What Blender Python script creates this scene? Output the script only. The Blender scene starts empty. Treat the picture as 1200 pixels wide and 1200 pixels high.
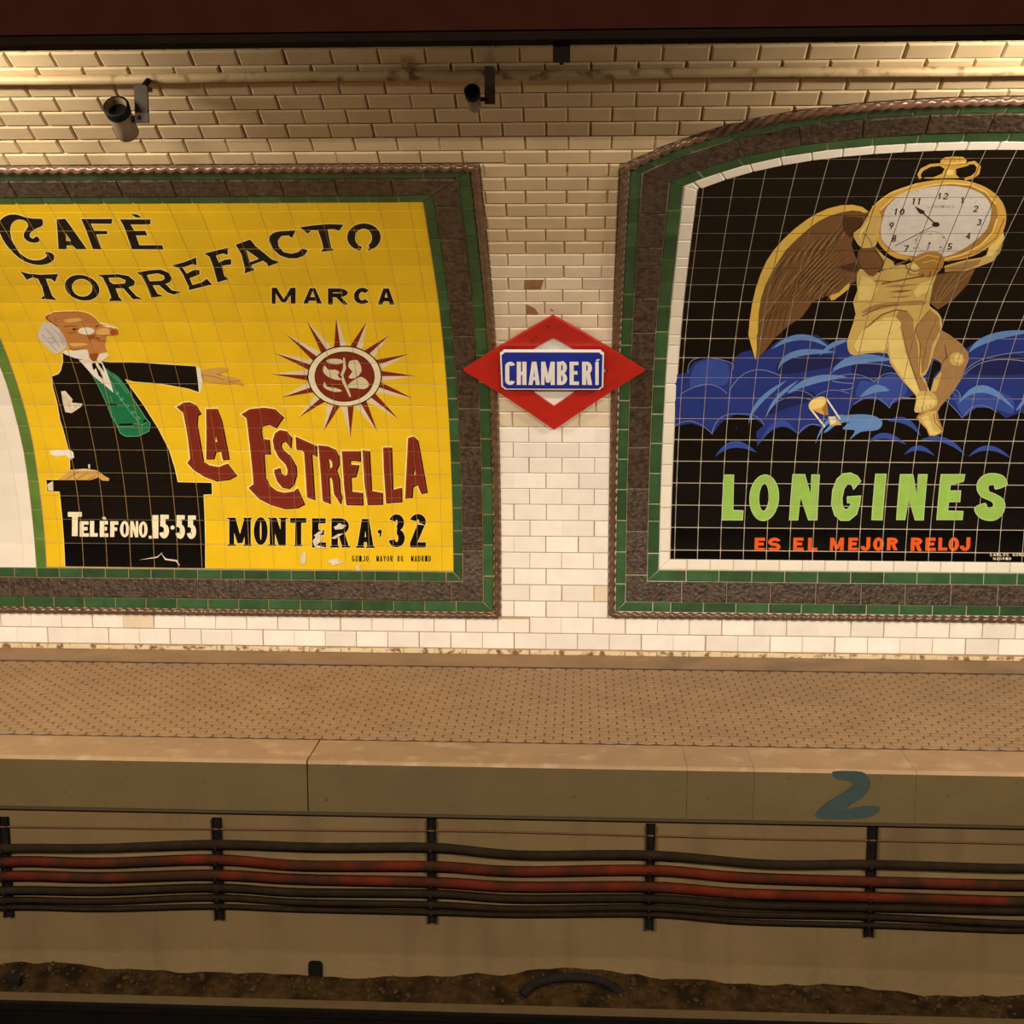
import bpy, bmesh, math, random
from mathutils import Vector, Matrix
from mathutils.geometry import tessellate_polygon

random.seed(7)
SC = bpy.context.scene
COL = SC.collection

# ------------------------------------------------------------------ camera
F = 1563.0; HOR = 368.0; CAM = (0.0, -6.292, 1.635); YAW = math.radians(3.0)
PITCH = math.atan((600 - HOR) / F)
cam_data = bpy.data.cameras.new('camera')
cam_data.sensor_width = 36.0
cam_data.lens = F / 1200.0 * 36.0
cam_data.clip_start = 0.05
camera = bpy.data.objects.new('camera', cam_data)
COL.objects.link(camera)
camera.location = CAM
camera.rotation_euler = (math.pi / 2 - PITCH, 0, YAW)
SC.camera = camera

# ------------------------------------------------------------------ world, lights, exposure
world = bpy.data.worlds.new('world')
SC.world = world
world.use_nodes = True
world.node_tree.nodes['Background'].inputs[0].default_value = (1.0, 0.78, 0.5, 1)
world.node_tree.nodes['Background'].inputs[1].default_value = 0.035
SC.view_settings.view_transform = 'Standard'
SC.view_settings.look = 'None'
SC.view_settings.exposure = 0.0
SC.view_settings.gamma = 1.0
SC.view_settings.use_curve_mapping = False

LAMP_COLOR = (1.0, 0.90, 0.76)
LAMP_SPOTS = [(-2.5, 52.0), (1.85, 52.0), (-7.4, 52.0), (7.0, 52.0)]   # along the back of the steel beam
LAMP_Y, LAMP_Z = -2.44, 2.47
for i, (lx, pw) in enumerate(LAMP_SPOTS):
    ld = bpy.data.lights.new('tube_light', 'AREA')
    ld.shape = 'RECTANGLE'; ld.size = 1.1; ld.size_y = 0.07
    ld.energy = pw; ld.color = LAMP_COLOR
    lo = bpy.data.objects.new('tube_light', ld)
    COL.objects.link(lo)
    lo.location = (lx, LAMP_Y, LAMP_Z - 0.035)
    lo.rotation_euler = Vector((0, 0.62, -0.78)).to_track_quat('-Z', 'Y').to_euler()

# unseen lamps added over the opposite platform to light the lower wall frontally
FAR_FILL_SPOTS = [(-2.6, 285.0), (2.0, 285.0)]
FAR_Y, FAR_Z = -7.6, 2.86
for lx, pw in FAR_FILL_SPOTS:
    ld = bpy.data.lights.new('tube_light', 'AREA')
    ld.shape = 'RECTANGLE'; ld.size = 1.1; ld.size_y = 0.07
    ld.energy = pw; ld.color = LAMP_COLOR
    lo = bpy.data.objects.new('tube_light', ld)
    COL.objects.link(lo)
    lo.location = (lx, FAR_Y, FAR_Z - 0.035)
    lo.rotation_euler = Vector((0, 0.5, -0.87)).to_track_quat('-Z', 'Y').to_euler()

# ------------------------------------------------------------------ calibrated geometry: vault profile and pixel rays
S0 = 0.438; K0 = 0.6047; S1 = 1.987; K1 = 0.1261
A1 = K0 * (S1 - S0)
def lean(s):
    if s < S0: return 0.0
    if s < S1: return K0 * (s - S0)
    return A1 + K1 * (s - S1)
def vault(s):
    if s < S0: return (0.0, s)
    if s < S1:
        a = K0 * (s - S0); return (-(1 - math.cos(a)) / K0, S0 + math.sin(a) / K0)
    y1, z1 = -(1 - math.cos(A1)) / K0, S0 + math.sin(A1) / K0
    a = lean(s)
    return (y1 - (math.cos(A1) - math.cos(a)) / K1, z1 + (math.sin(a) - math.sin(A1)) / K1)
def ray(px, py):
    u = (px - 600) / F; v = (600 - py) / F
    fy = math.cos(PITCH) + v * math.sin(PITCH)
    fz = -math.sin(PITCH) + v * math.cos(PITCH)
    return (u * math.cos(YAW) - fy * math.sin(YAW), u * math.sin(YAW) + fy * math.cos(YAW), fz)
def proj(p):
    dx, dy, dz = (p[i] - CAM[i] for i in range(3))
    u = dx * math.cos(YAW) + dy * math.sin(YAW); fy = -dx * math.sin(YAW) + dy * math.cos(YAW)
    fwd = fy * math.cos(PITCH) - dz * math.sin(PITCH); up = fy * math.sin(PITCH) + dz * math.cos(PITCH)
    return (600 + F * u / fwd, 600 - F * up / fwd)
def wall(px, py):
    d = ray(px, py); lo, hi = 0.0, 4.5; m = d[2] / d[1]
    for _ in range(40):
        mid = (lo + hi) / 2; yz = vault(mid)
        if (yz[1] - CAM[2]) - m * (yz[0] - CAM[1]) < 0: lo = mid
        else: hi = mid
    s = (lo + hi) / 2; t = (vault(s)[0] - CAM[1]) / d[1]
    return (CAM[0] + t * d[0], s)
def onz(px, py, z=0):
    d = ray(px, py); t = (z - CAM[2]) / d[2]; return (CAM[0] + t * d[0], CAM[1] + t * d[1], z)
def ony(px, py, y):
    d = ray(px, py); t = (y - CAM[1]) / d[1]; return (CAM[0] + t * d[0], y, CAM[2] + t * d[2])
def P(X, s, off=0.0):
    y, z = vault(s); a = lean(s)
    return Vector((X, y - off * math.cos(a), z - off * math.sin(a)))

# ------------------------------------------------------------------ materials
def lin(c):
    c /= 255.0
    return c / 12.92 if c <= 0.04045 else ((c + 0.055) / 1.055) ** 2.4
def rgb(r, g, b): return (lin(r), lin(g), lin(b), 1.0)
MATS = {}
def material(name, color, rough=0.5, var=0.0, noise=None, dirt=None, bump=None, metal=0.0, spec=0.5, stripes=None):
    """color sRGB; var: random brightness per object; noise=(scale, amount); dirt=(scale, colour, lo, hi); bump=(scale, strength)"""
    if name in MATS: return MATS[name]
    m = bpy.data.materials.new(name); m.use_nodes = True
    nt = m.node_tree; N = nt.nodes; L = nt.links
    bs = N['Principled BSDF']
    bs.inputs['Roughness'].default_value = rough
    bs.inputs['Metallic'].default_value = metal
    bs.inputs['Specular IOR Level'].default_value = spec
    col = N.new('ShaderNodeRGB'); col.outputs[0].default_value = rgb(*color)
    out = col.outputs[0]
    geo = N.new('ShaderNodeNewGeometry')
    def nz(scale, detail=3):
        n = N.new('ShaderNodeTexNoise'); n.inputs['Scale'].default_value = scale; n.inputs['Detail'].default_value = detail
        L.new(geo.outputs['Position'], n.inputs['Vector']); return n
    if var:
        oi = N.new('ShaderNodeObjectInfo')
        mr = N.new('ShaderNodeMapRange'); mr.inputs[3].default_value = 1 - var; mr.inputs[4].default_value = 1 + var * 0.6
        L.new(oi.outputs['Random'], mr.inputs[0])
        hs = N.new('ShaderNodeHueSaturation'); L.new(mr.outputs[0], hs.inputs['Value']); L.new(out, hs.inputs['Color']); out = hs.outputs[0]
    if noise:
        n = nz(noise[0])
        mr = N.new('ShaderNodeMapRange'); mr.inputs[1].default_value = 0.3; mr.inputs[2].default_value = 0.7
        mr.inputs[3].default_value = 1 - noise[1]; mr.inputs[4].default_value = 1 + noise[1]
        L.new(n.outputs[0], mr.inputs[0])
        hs = N.new('ShaderNodeHueSaturation'); L.new(mr.outputs[0], hs.inputs['Value']); L.new(out, hs.inputs['Color']); out = hs.outputs[0]
    if dirt:
        n = nz(dirt[0], 6)
        mr = N.new('ShaderNodeMapRange'); mr.inputs[1].default_value = dirt[2]; mr.inputs[2].default_value = dirt[3]
        L.new(n.outputs[0], mr.inputs[0])
        mx = N.new('ShaderNodeMix'); mx.data_type = 'RGBA'
        L.new(mr.outputs[0], mx.inputs[0]); L.new(out, mx.inputs[6]); mx.inputs[7].default_value = rgb(*dirt[1]); out = mx.outputs[2]
    if stripes:      # vertical run-off streaks: noise stretched along z
        mp = N.new('ShaderNodeMapping'); mp.inputs['Scale'].default_value = (stripes[0], stripes[0], stripes[0] * 0.12)
        L.new(geo.outputs['Position'], mp.inputs[0])
        n = N.new('ShaderNodeTexNoise'); n.inputs['Scale'].default_value = 1.0; n.inputs['Detail'].default_value = 4; L.new(mp.outputs[0], n.inputs['Vector'])
        mr = N.new('ShaderNodeMapRange'); mr.inputs[1].default_value = 0.52; mr.inputs[2].default_value = 0.75; mr.inputs[4].default_value = stripes[2]
        L.new(n.outputs[0], mr.inputs[0])
        mx = N.new('ShaderNodeMix'); mx.data_type = 'RGBA'
        L.new(mr.outputs[0], mx.inputs[0]); L.new(out, mx.inputs[6]); mx.inputs[7].default_value = rgb(*stripes[1]); out = mx.outputs[2]
    L.new(out, bs.inputs['Base Color'])
    if bump:
        n = nz(bump[0], 4)
        b = N.new('ShaderNodeBump'); b.inputs['Strength'].default_value = bump[1]; b.inputs['Distance'].default_value = 0.01
        L.new(n.outputs[0], b.inputs['Height']); L.new(b.outputs[0], bs.inputs['Normal'])
    MATS[name] = m
    return m

GLAZE = 0.22
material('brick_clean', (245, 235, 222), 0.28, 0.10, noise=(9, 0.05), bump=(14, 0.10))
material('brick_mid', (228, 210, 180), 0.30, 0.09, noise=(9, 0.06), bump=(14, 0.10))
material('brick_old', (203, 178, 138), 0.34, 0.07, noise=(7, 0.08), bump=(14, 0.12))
material('brick_worn', (226, 205, 165), 0.45, 0.2, dirt=(30, (130, 95, 55), 0.5, 0.62), bump=(40, 0.4))
material('brick_bare', (150, 105, 66), 0.8, noise=(30, 0.15), bump=(60, 0.4))
material('grout', (190, 160, 118), 0.85, noise=(20, 0.12), bump=(80, 0.3))
material('grout_yellow', (168, 140, 96), 0.8, noise=(20, 0.15))
material('grout_pale', (186, 172, 148), 0.8, noise=(20, 0.1))
material('glaze_yellow', (235, 192, 30), GLAZE, 0.05, noise=(6, 0.05), bump=(11, 0.10))
material('glaze_black', (7, 6, 6), 0.16, 0.1, bump=(11, 0.10), spec=0.3)
material('glaze_white', (236, 226, 208), GLAZE, 0.05, noise=(6, 0.03), bump=(11, 0.08))
material('glaze_green', (50, 84, 48), 0.3, 0.3, noise=(14, 0.22), bump=(18, 0.2))
material('glaze_olive', (92, 122, 52), 0.25, 0.12, noise=(10, 0.15), bump=(12, 0.1))
material('bronze_tile', (82, 66, 51), 0.4, 0.14, dirt=(45, (54, 40, 30), 0.42, 0.62), bump=(60, 0.7), metal=0.12)
material('rope_glaze', (98, 70, 52), 0.2, noise=(25, 0.3))
material('chip_plaster', (214, 200, 172), 0.8, noise=(60, 0.2))
def paint_mat(name, c, rough=GLAZE):
    return material('paint_' + name, c, rough, noise=(22, 0.06), bump=(11, 0.10), spec=0.35)
for n, c in dict(ink=(14, 8, 7), halo=(250, 230, 150), cream=(232, 218, 180), oxblood=(122, 40, 26), oxdark=(52, 18, 14), oxlight=(150, 72, 52),
                 pale=(222, 205, 168), plant=(214, 200, 160), coat=(8, 6, 6), skin=(188, 124, 64), skin_dark=(150, 80, 34), skin_pale=(222, 172, 96),
                 nose=(178, 74, 24), hair=(206, 196, 184), hair_dark=(150, 138, 128), shirt=(232, 222, 202), vest=(20, 110, 70), vest_line=(120, 178, 130),
                 hand=(206, 160, 84), hand_dark=(140, 98, 48), letter_white=(240, 226, 190),
                 lime=(150, 190, 84), lime_edge=(192, 214, 142), orange=(226, 92, 36),
                 navy=(34, 52, 126), navy_dark=(24, 34, 84), blue=(52, 76, 156), sky=(98, 138, 196), sky_line=(132, 144, 190), night=(7, 6, 7),
                 gold=(214, 168, 76), gold_light=(240, 208, 122), gold_dark=(168, 124, 62), dial=(214, 206, 196), dial_line=(150, 140, 130), numeral=(48, 36, 30),
                 body=(206, 176, 98), body_light=(230, 204, 122), body_shade=(166, 126, 78), body_dark=(116, 80, 50), wing=(116, 82, 48), wing_dark=(76, 50, 30), wing_light=(160, 122, 72),
                 wing_rim=(222, 184, 84), sign_red=(178, 30, 24), paint_blue=(58, 70, 68)).items():
    paint_mat(n, c)
material('enamel_red', (186, 34, 26), 0.3, noise=(18, 0.06), dirt=(26, (110, 34, 22), 0.62, 0.75))
material('enamel_blue', (22, 44, 150), 0.18, noise=(12, 0.1))
material('enamel_white', (240, 234, 224), 0.22, noise=(12, 0.04))
material('platform_cement', (144, 113, 78), 0.8, noise=(5, 0.10), dirt=(3, (122, 96, 68), 0.5, 0.7), bump=(60, 0.15))
material('hex_clay', (148, 116, 80), 0.75, 0.06, noise=(4, 0.09), bump=(60, 0.15))
material('hex_joint', (72, 50, 30), 0.9, noise=(30, 0.2))
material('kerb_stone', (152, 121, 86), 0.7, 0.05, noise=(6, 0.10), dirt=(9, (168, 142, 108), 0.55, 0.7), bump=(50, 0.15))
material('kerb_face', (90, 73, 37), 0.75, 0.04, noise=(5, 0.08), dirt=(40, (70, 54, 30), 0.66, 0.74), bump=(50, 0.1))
material('concrete', (114, 91, 56), 0.85, noise=(4, 0.10), stripes=(9, (80, 62, 36), 0.4), bump=(40, 0.2))
material('lip_dark', (70, 56, 30), 0.8)
material('cable_black', (35, 26, 16), 0.95, noise=(20, 0.2), spec=0.05)
material('cable_red', (80, 28, 13), 0.9, noise=(9, 0.25), dirt=(6, (44, 28, 17), 0.40, 0.58), spec=0.05)
material('wire_rust', (104, 62, 30), 0.7)
material('iron', (26, 20, 16), 0.85, noise=(40, 0.3), spec=0.1)
material('ballast', (50, 35, 17), 0.95, noise=(30, 0.35), dirt=(9, (28, 19, 10), 0.45, 0.62), bump=(50, 0.6), spec=0.02)
material('stone', (62, 46, 25), 0.95, 0.3, noise=(30, 0.3), spec=0.1)
material('rail_side', (15, 11, 8), 0.9, noise=(20, 0.2), spec=0.05)
material('rail_head', (92, 74, 46), 0.5, noise=(20, 0.1), metal=0.3)
material('sleeper', (70, 50, 32), 0.9, noise=(20, 0.2))
material('beam_paint', (46, 20, 13), 0.9, noise=(12, 0.12), spec=0.05)
material('beam_dark', (24, 16, 11), 0.9, noise=(12, 0.12), spec=0.05)
material('pipe_paint', (172, 148, 106), 0.5, noise=(10, 0.1), dirt=(18, (110, 84, 50), 0.55, 0.68))
material('vault_plain', (176, 150, 108), 0.6, noise=(3, 0.1))
material('fixture_grey', (120, 100, 80), 0.5, noise=(14, 0.08))
material('fixture_black', (12, 10, 9), 0.6, spec=0.15)
material('fixture_plate', (66, 48, 34), 0.7, noise=(14, 0.1))
material('reflector', (150, 130, 100), 0.4, metal=0.3)
material('led_red', (150, 16, 12), 0.3)
_m = material('tube_glass', (255, 240, 210), 0.3)
_b = _m.node_tree.nodes['Principled BSDF']; _b.inputs['Emission Color'].default_value = (*LAMP_COLOR, 1); _b.inputs['Emission Strength'].default_value = 6.0

# ------------------------------------------------------------------ mesh helpers
def link(name, me, parent=None, loc=None, rot=None):
    o = bpy.data.objects.new(name, me); COL.objects.link(o)
    if parent: o.parent = parent
    if loc is not None: o.location = loc
    if rot is not None: o.rotation_euler = rot
    return o
def mesh(name, verts, faces, mats, idx=None, smooth=False):
    me = bpy.data.meshes.new(name); me.from_pydata([tuple(v) for v in verts], [], faces)
    for m in (mats if isinstance(mats, (list, tuple)) else [mats]): me.materials.append(MATS[m])
    if idx: me.polygons.foreach_set('material_index', idx)
    if smooth: me.polygons.foreach_set('use_smooth', [True] * len(me.polygons))
    me.update(); return me
class MB:
    def __init__(s): s.v = []; s.f = []; s.m = []
    def add(s, vs, fs, mi=0):
        b = len(s.v); s.v += [tuple(v) for v in vs]; s.f += [tuple(b + i for i in f) for f in fs]; s.m += [mi] * len(fs)
    def box(s, c, d, mi=0, rot=None):
        vs = []
        for z in (-1, 1):
            for y in (-1, 1):
                for x in (-1, 1):
                    v = Vector((x * d[0] / 2, y * d[1] / 2, z * d[2] / 2))
                    if rot is not None: v = rot @ v
                    vs.append(v + Vector(c))
        s.add(vs, [(0, 2, 3, 1), (4, 5, 7, 6), (0, 1, 5, 4), (2, 6, 7, 3), (0, 4, 6, 2), (1, 3, 7, 5)], mi)
    def tube(s, pts, r, n=10, mi=0, caps=True, twist=None):
        pts = [Vector(p) for p in pts]; rings = []
        for i, p in enumerate(pts):
            t = (pts[min(i + 1, len(pts) - 1)] - pts[max(i - 1, 0)]).normalized()
            up = Vector((0, 0, 1)) if abs(t.z) < 0.9 else Vector((0, 1, 0))
            a = t.cross(up).normalized(); b = a.cross(t)
            rr = r[i] if isinstance(r, (list, tuple)) else r
            ring = []
            for k in range(n):
                th = 2 * math.pi * k / n
                q = rr if twist is None else rr * (1 + twist[1] * math.cos(2 * th - twist[0] * i))
                ring.append(p + (a * math.cos(th) + b * math.sin(th)) * q)
            rings.append(ring)
        base = len(s.v)
        for rg in rings: s.v += [tuple(v) for v in rg]
        for i in range(len(rings) - 1):
            for k in range(n):
                s.f.append((base + i * n + k, base + i * n + (k + 1) % n, base + (i + 1) * n + (k + 1) % n, base + (i + 1) * n + k)); s.m.append(mi)
        if caps:
            s.f.append(tuple(base + k for k in reversed(range(n)))); s.m.append(mi)
            s.f.append(tuple(base + (len(rings) - 1) * n + k for k in range(n))); s.m.append(mi)
    def build(s, name, mats, parent=None, smooth=False, loc=None, rot=None):
        return link(name, mesh(name, s.v, s.f, mats, s.m if isinstance(mats, (list, tuple)) and len(mats) > 1 else None, smooth), parent, loc, rot)
def tag(o, label=None, cat=None, group=None, kind=None):
    if label: o['label'] = label
    if cat: o['category'] = cat
    if group: o['group'] = group
    if kind: o['kind'] = kind
    return o
def empty(name, loc, label, cat, group=None):
    o = bpy.data.objects.new(name, None); COL.objects.link(o); o.location = loc; o.empty_display_size = 0.1
    return tag(o, label, cat, group)
def child(o, parent):
    """parent while keeping the world position (parents here are unrotated)"""
    o.parent = parent; o.matrix_parent_inverse = Matrix.Translation(-Vector(parent.location)); return o

# ------------------------------------------------------------------ 2-D polygon helpers (X, s)
def area(p): return sum(p[i][0] * p[(i + 1) % len(p)][1] - p[(i + 1) % len(p)][0] * p[i][1] for i in range(len(p))) / 2
def clip_half(poly, n, c):
    """keep n.p <= c"""
    out = []
    for i in range(len(poly)):
        a, b = poly[i], poly[(i + 1) % len(poly)]
        da = n[0] * a[0] + n[1] * a[1] - c; db = n[0] * b[0] + n[1] * b[1] - c
        if da <= 0: out.append(a)
        if da * db < 0:
            t = da / (da - db); out.append((a[0] + (b[0] - a[0]) * t, a[1] + (b[1] - a[1]) * t))
    return out
def clip_rect(poly, x0, y0, x1, y1):
    for n, c in (((-1, 0), -x0), ((1, 0), x1), ((0, -1), -y0), ((0, 1), y1)):
        poly = clip_half(poly, n, c)
        if len(poly) < 3: return []
    return poly
def offset(poly, d):
    """grow (d>0) or shrink a simple polygon by mitred offset"""
    sg = 1 if area(poly) > 0 else -1
    n = len(poly); out = []
    for i in range(n):
        a, b, c = poly[i - 1], poly[i], poly[(i + 1) % n]
        e1 = (b[0] - a[0], b[1] - a[1]); e2 = (c[0] - b[0], c[1] - b[1])
        l1 = math.hypot(*e1) or 1e-9; l2 = math.hypot(*e2) or 1e-9
        n1 = (e1[1] / l1 * sg, -e1[0] / l1 * sg); n2 = (e2[1] / l2 * sg, -e2[0] / l2 * sg)
        k = 1 + n1[0] * n2[0] + n1[1] * n2[1]
        k = max(k, 0.5)
        out.append((b[0] + (n1[0] + n2[0]) / k * d, b[1] + (n1[1] + n2[1]) / k * d))
    return out

TILE_CACHE = {}
def tile_mesh(name, poly, h, bev, mat):
    """a bevelled slab over a convex polygon given around its own centre"""
    key = (mat, round(h, 4), round(bev, 4), tuple((round(a, 4), round(b, 4)) for a, b in poly))
    if key in TILE_CACHE: return TILE_CACHE[key]
    if area(poly) < 0: poly = poly[::-1]
    n = len(poly); ins = offset(poly, -bev)
    v = [(a, b, 0) for a, b in poly] + [(a, b, h - bev * 0.7) for a, b in poly] + [(a, b, h) for a, b in ins]
    f = []
    for k in (0, n):
        f += [(k + i, k + (i + 1) % n, k + n + (i + 1) % n, k + n + i) for i in range(n)]
    f.append(tuple(range(2 * n, 3 * n)))
    me = mesh(name, v, f, mat); TILE_CACHE[key] = me; return me
class TileSet:
    """collects tiles lying on the vault; the largest 300 become parts, the rest one joined part"""
    def __init__(s, name, parent, limit=300): s.name = name; s.parent = parent; s.t = []; s.limit = limit
    def add(s, poly, h, bev, mat, off=0.0, sc=None):
        if len(poly) < 3 or abs(area(poly)) < 2e-4: return
        cx = (min(p[0] for p in poly) + max(p[0] for p in poly)) / 2
        cs = (min(p[1] for p in poly) + max(p[1] for p in poly)) / 2
        pc = proj(P(cx, cs)); vis = -15 < pc[0] < 1215 and 46 < pc[1] < 1215
        s.t.append((vis, abs(area(poly)), cx, cs if sc is None else sc, [(a - cx, b - (cs if sc is None else sc)) for a, b in poly], h, bev, mat, off))
    def flush(s):
        order = sorted(range(len(s.t)), key=lambda i: (not s.t[i][0], -round(s.t[i][1], 5)))
        single = [i for i in order[:s.limit] if s.t[i][0]]
        ss = set(single); groups = {}
        for i, (vis, ar, cx, cs, poly, h, bev, mat, off) in enumerate(s.t):
            me = tile_mesh(s.name, poly, h, bev, mat); loc = P(cx, cs, off); rx = math.pi / 2 + lean(cs)
            if i in ss:
                o = link(s.name, me, None, loc, (rx, 0, 0)); child(o, s.parent)
            else:
                mb, mats = groups.setdefault(0, (MB(), []))
                if mat not in mats: mats.append(mat)
                R = Matrix.Translation(loc) @ Matrix.Rotation(rx, 4, 'X')
                mb.add([R @ v.co for v in me.vertices], [tuple(p.vertices) for p in me.polygons], mats.index(mat))
        for mb, mats in groups.values():
            o = mb.build(s.name + '_field', mats, None); child(o, s.parent); o['kind'] = 'stuff'

def paint(name, parent, grid, layers, h, label=None, halo=None):
    """flat print: polygons given in photo pixels, moved onto the tiled wall and cut along the tile joints.
    layers: list of (material, [(outer, [holes])]).  grid=(x0,dx,s0,ds,gap)"""
    mb = MB(); mats = []
    x0, dx, s0, ds, gap = grid
    for lv, (mat, polys) in enumerate(layers):
        if mat not in mats: mats.append(mat)
        mi = mats.index(mat); oz = h + 0.00025 * (lv + 1)
        for pk, (outer, holes) in enumerate(polys):
            oz = h + 0.00025 * (lv + 1) + 0.00002 * (pk % 9)      # overlapping strokes never share a plane
            loops = [[wall(*p) for p in outer]] + [[wall(*p) for p in hl] for hl in holes]
            flat = [p for lp in loops for p in lp]
            for tri in tessellate_polygon([[Vector((p[0], p[1], 0)) for p in lp] for lp in loops]):
                t = [flat[i] for i in tri]
                if area(t) < 0: t = t[::-1]
                i0 = math.floor((min(p[0] for p in t) - x0) / dx); i1 = math.floor((max(p[0] for p in t) - x0) / dx)
                j0 = math.floor((min(p[1] for p in t) - s0) / ds); j1 = math.floor((max(p[1] for p in t) - s0) / ds)
                for j in range(j0, j1 + 1):
                    sc = s0 + (j + 0.5) * ds; a = lean(sc); base = P(0, sc, oz)
                    for i in range(i0, i1 + 1):
                        c = clip_rect(t, x0 + i * dx + gap, s0 + j * ds + gap, x0 + (i + 1) * dx - gap, s0 + (j + 1) * ds - gap)
                        if len(c) < 3: continue
                        mb.add([(p[0], base.y - math.sin(a) * (p[1] - sc), base.z + math.cos(a) * (p[1] - sc)) for p in c], [tuple(range(len(c)))], mi)
    o = mb.build(name, mats if len(mats) > 1 else mats[0], None); child(o, parent)
    if label: o['label'] = label
    return o

# ------------------------------------------------------------------ the setting
XL, XR = -9.0, 9.0
def sweep(name, ss, mat, flip=False):
    v = []; f = []
    for s in ss:
        y, z = vault(s); v += [(XL, y, z), (XR, y, z)]
    for i in range(len(ss) - 1): f.append((2 * i, 2 * i + 1, 2 * i + 3, 2 * i + 2))
    return mesh(name, v, f, mat)
wall_back = tag(link('wall_back', sweep('wall_back', [0.0, 0.2] + [0.4 + 0.06 * i for i in range(60)], 'grout')), kind='structure')
CROWN = 7.0
s_list = [3.94 + 0.2 * i for i in range(16)]
yc = vault(CROWN)[0]
v = []; prof = [vault(s) for s in s_list if s <= CROWN]
prof += [(2 * yc - y, z) for y, z in reversed(prof)]
prof += [(2 * yc - vault(s)[0], vault(s)[1]) for s in (3.4, 2.8, 2.2, 1.9, 1.6, 1.3, 1.0, 0.7, 0.4, -0.4, -0.95)]
for y, z in prof: v += [(XL, y, z), (XR, y, z)]
f = [(2 * i, 2 * i + 1, 2 * i + 3, 2 * i + 2) for i in range(len(prof) - 1)]
tag(link('ceiling', mesh('ceiling', v, f, 'vault_plain')), kind='structure')

# ---- murals: outlines in (X, s)
LM = dict(x0=-3.55, x1=-0.385, s0=0.18, s1=2.735)
RM = dict(x0=0.135, x1=2.725, s0=0.19, sp=2.71, cx=1.43, hw=1.295)
def arch(X):
    u = (RM['cx'] - X) / RM['hw']; return 3.085 - 0.176 * u * u - 0.199 * u ** 4
def arch_d(X): return (arch(X + 1e-4) - arch(X - 1e-4)) / 2e-4

# ---- bricks of the wall
BP, BR, BS = 0.1535, 0.0794, 0.0299
bricks = TileSet('brick', wall_back)
def brick_poly(x0, s0, x1, s1):
    """brick rectangle minus the two murals"""
    xm, sm = (x0 + x1) / 2, (s0 + s1) / 2
    rects = [[(x0, s0), (x1, s0), (x1, s1), (x0, s1)]]
    g = 0.004
    out = []
    for r in rects:
        # left mural
        if s1 > LM['s0'] - g and s0 < LM['s1'] + g:
            if sm < LM['s0'] and s0 < LM['s0'] - g: r2 = [clip_half(r, (0, 1), LM['s0'] - g)] if x0 < LM['x1'] else [r]
            elif sm > LM['s1'] and x0 < LM['x1']: r2 = [clip_half(r, (0, -1), -(LM['s1'] + g))]
            else: r2 = [clip_half(r, (-1, 0), -(LM['x1'] + g))]
            r2 = [q for q in r2 if len(q) > 2]
        else: r2 = [r]
        for q in r2:
            if RM['x0'] - g < x1 and x0 < RM['x1'] + g and s1 > RM['s0'] - g:
                mx = (max(p[0] for p in q) + min(p[0] for p in q)) / 2
                if sm < RM['s0']: q = clip_half(q, (0, 1), RM['s0'] - g)
                elif s0 > RM['sp'] - 0.03 and mx > RM['x0'] - 0.05:
                    X = min(max(mx, RM['x0']), RM['x1']); d = arch_d(X)
                    q = clip_half(q, (d, -1), d * X - arch(X) - g)
                elif s0 <= RM['sp']:
                    q = clip_half(q, (1, 0), RM['x0'] - g)
            if len(q) > 2: out.append(q)
    return out
nrow = 0
s = -0.0495
row = -1
while s < 3.86:
    a, b = max(s, 0.001) + 0.0015, s + BR - 0.0025
    x = -3.4 + (0.5 * BP if row % 2 else 0) + (0.0107 if row % 2 == 0 else 0.0087) + 0.035 * max(0, min(1, (s - 1.6) / 1.2))
    while x < 2.9:
        jx = random.uniform(-0.002, 0.002)
        if row < 0:
            mat = 'brick_worn'
        else:
            pm = proj(P(x + BP / 2, s + BR / 2))
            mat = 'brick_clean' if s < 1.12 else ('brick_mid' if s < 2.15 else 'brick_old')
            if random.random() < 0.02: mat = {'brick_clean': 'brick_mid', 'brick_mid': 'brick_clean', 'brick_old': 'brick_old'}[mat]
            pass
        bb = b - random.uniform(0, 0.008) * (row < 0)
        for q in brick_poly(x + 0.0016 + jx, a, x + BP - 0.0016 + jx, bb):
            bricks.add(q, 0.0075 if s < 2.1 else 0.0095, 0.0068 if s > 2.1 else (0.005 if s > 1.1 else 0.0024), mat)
        x += BP
    s += BR; row += 1
bricks.flush()
BGRID = (-50.0, 100.0, BS - 10 * BR, BR, 0.006)
def Z(ox, oy, sc, pts): return [(ox + x / sc, oy + y / sc) for x, y in pts]
B2 = lambda *p: Z(560, 190, 7.5, p)
B3 = lambda *p: Z(560, 330, 7.5, p)
paint('bare_patch', wall_back, BGRID, [('brick_bare', [(B2((410, 1022), (582, 1022), (550, 1110), (405, 1110)), []), (B3((420, 185), (500, 222), (545, 285), (425, 285)), []),
      (B2((720, 32), (880, 30), (880, 76), (770, 70)), []), (B3((630, 225), (670, 240), (650, 252)), [])])], 0.0075, 'brown bare patches where the glaze has come off')
paint('damp_stain', wall_back, BGRID, [('brick_bare', [([(708, 46), (724, 46), (722, 70), (709, 71)], []), ([(738, 60), (760, 52), (772, 66), (744, 72)], [])])], 0.0075)

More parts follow.
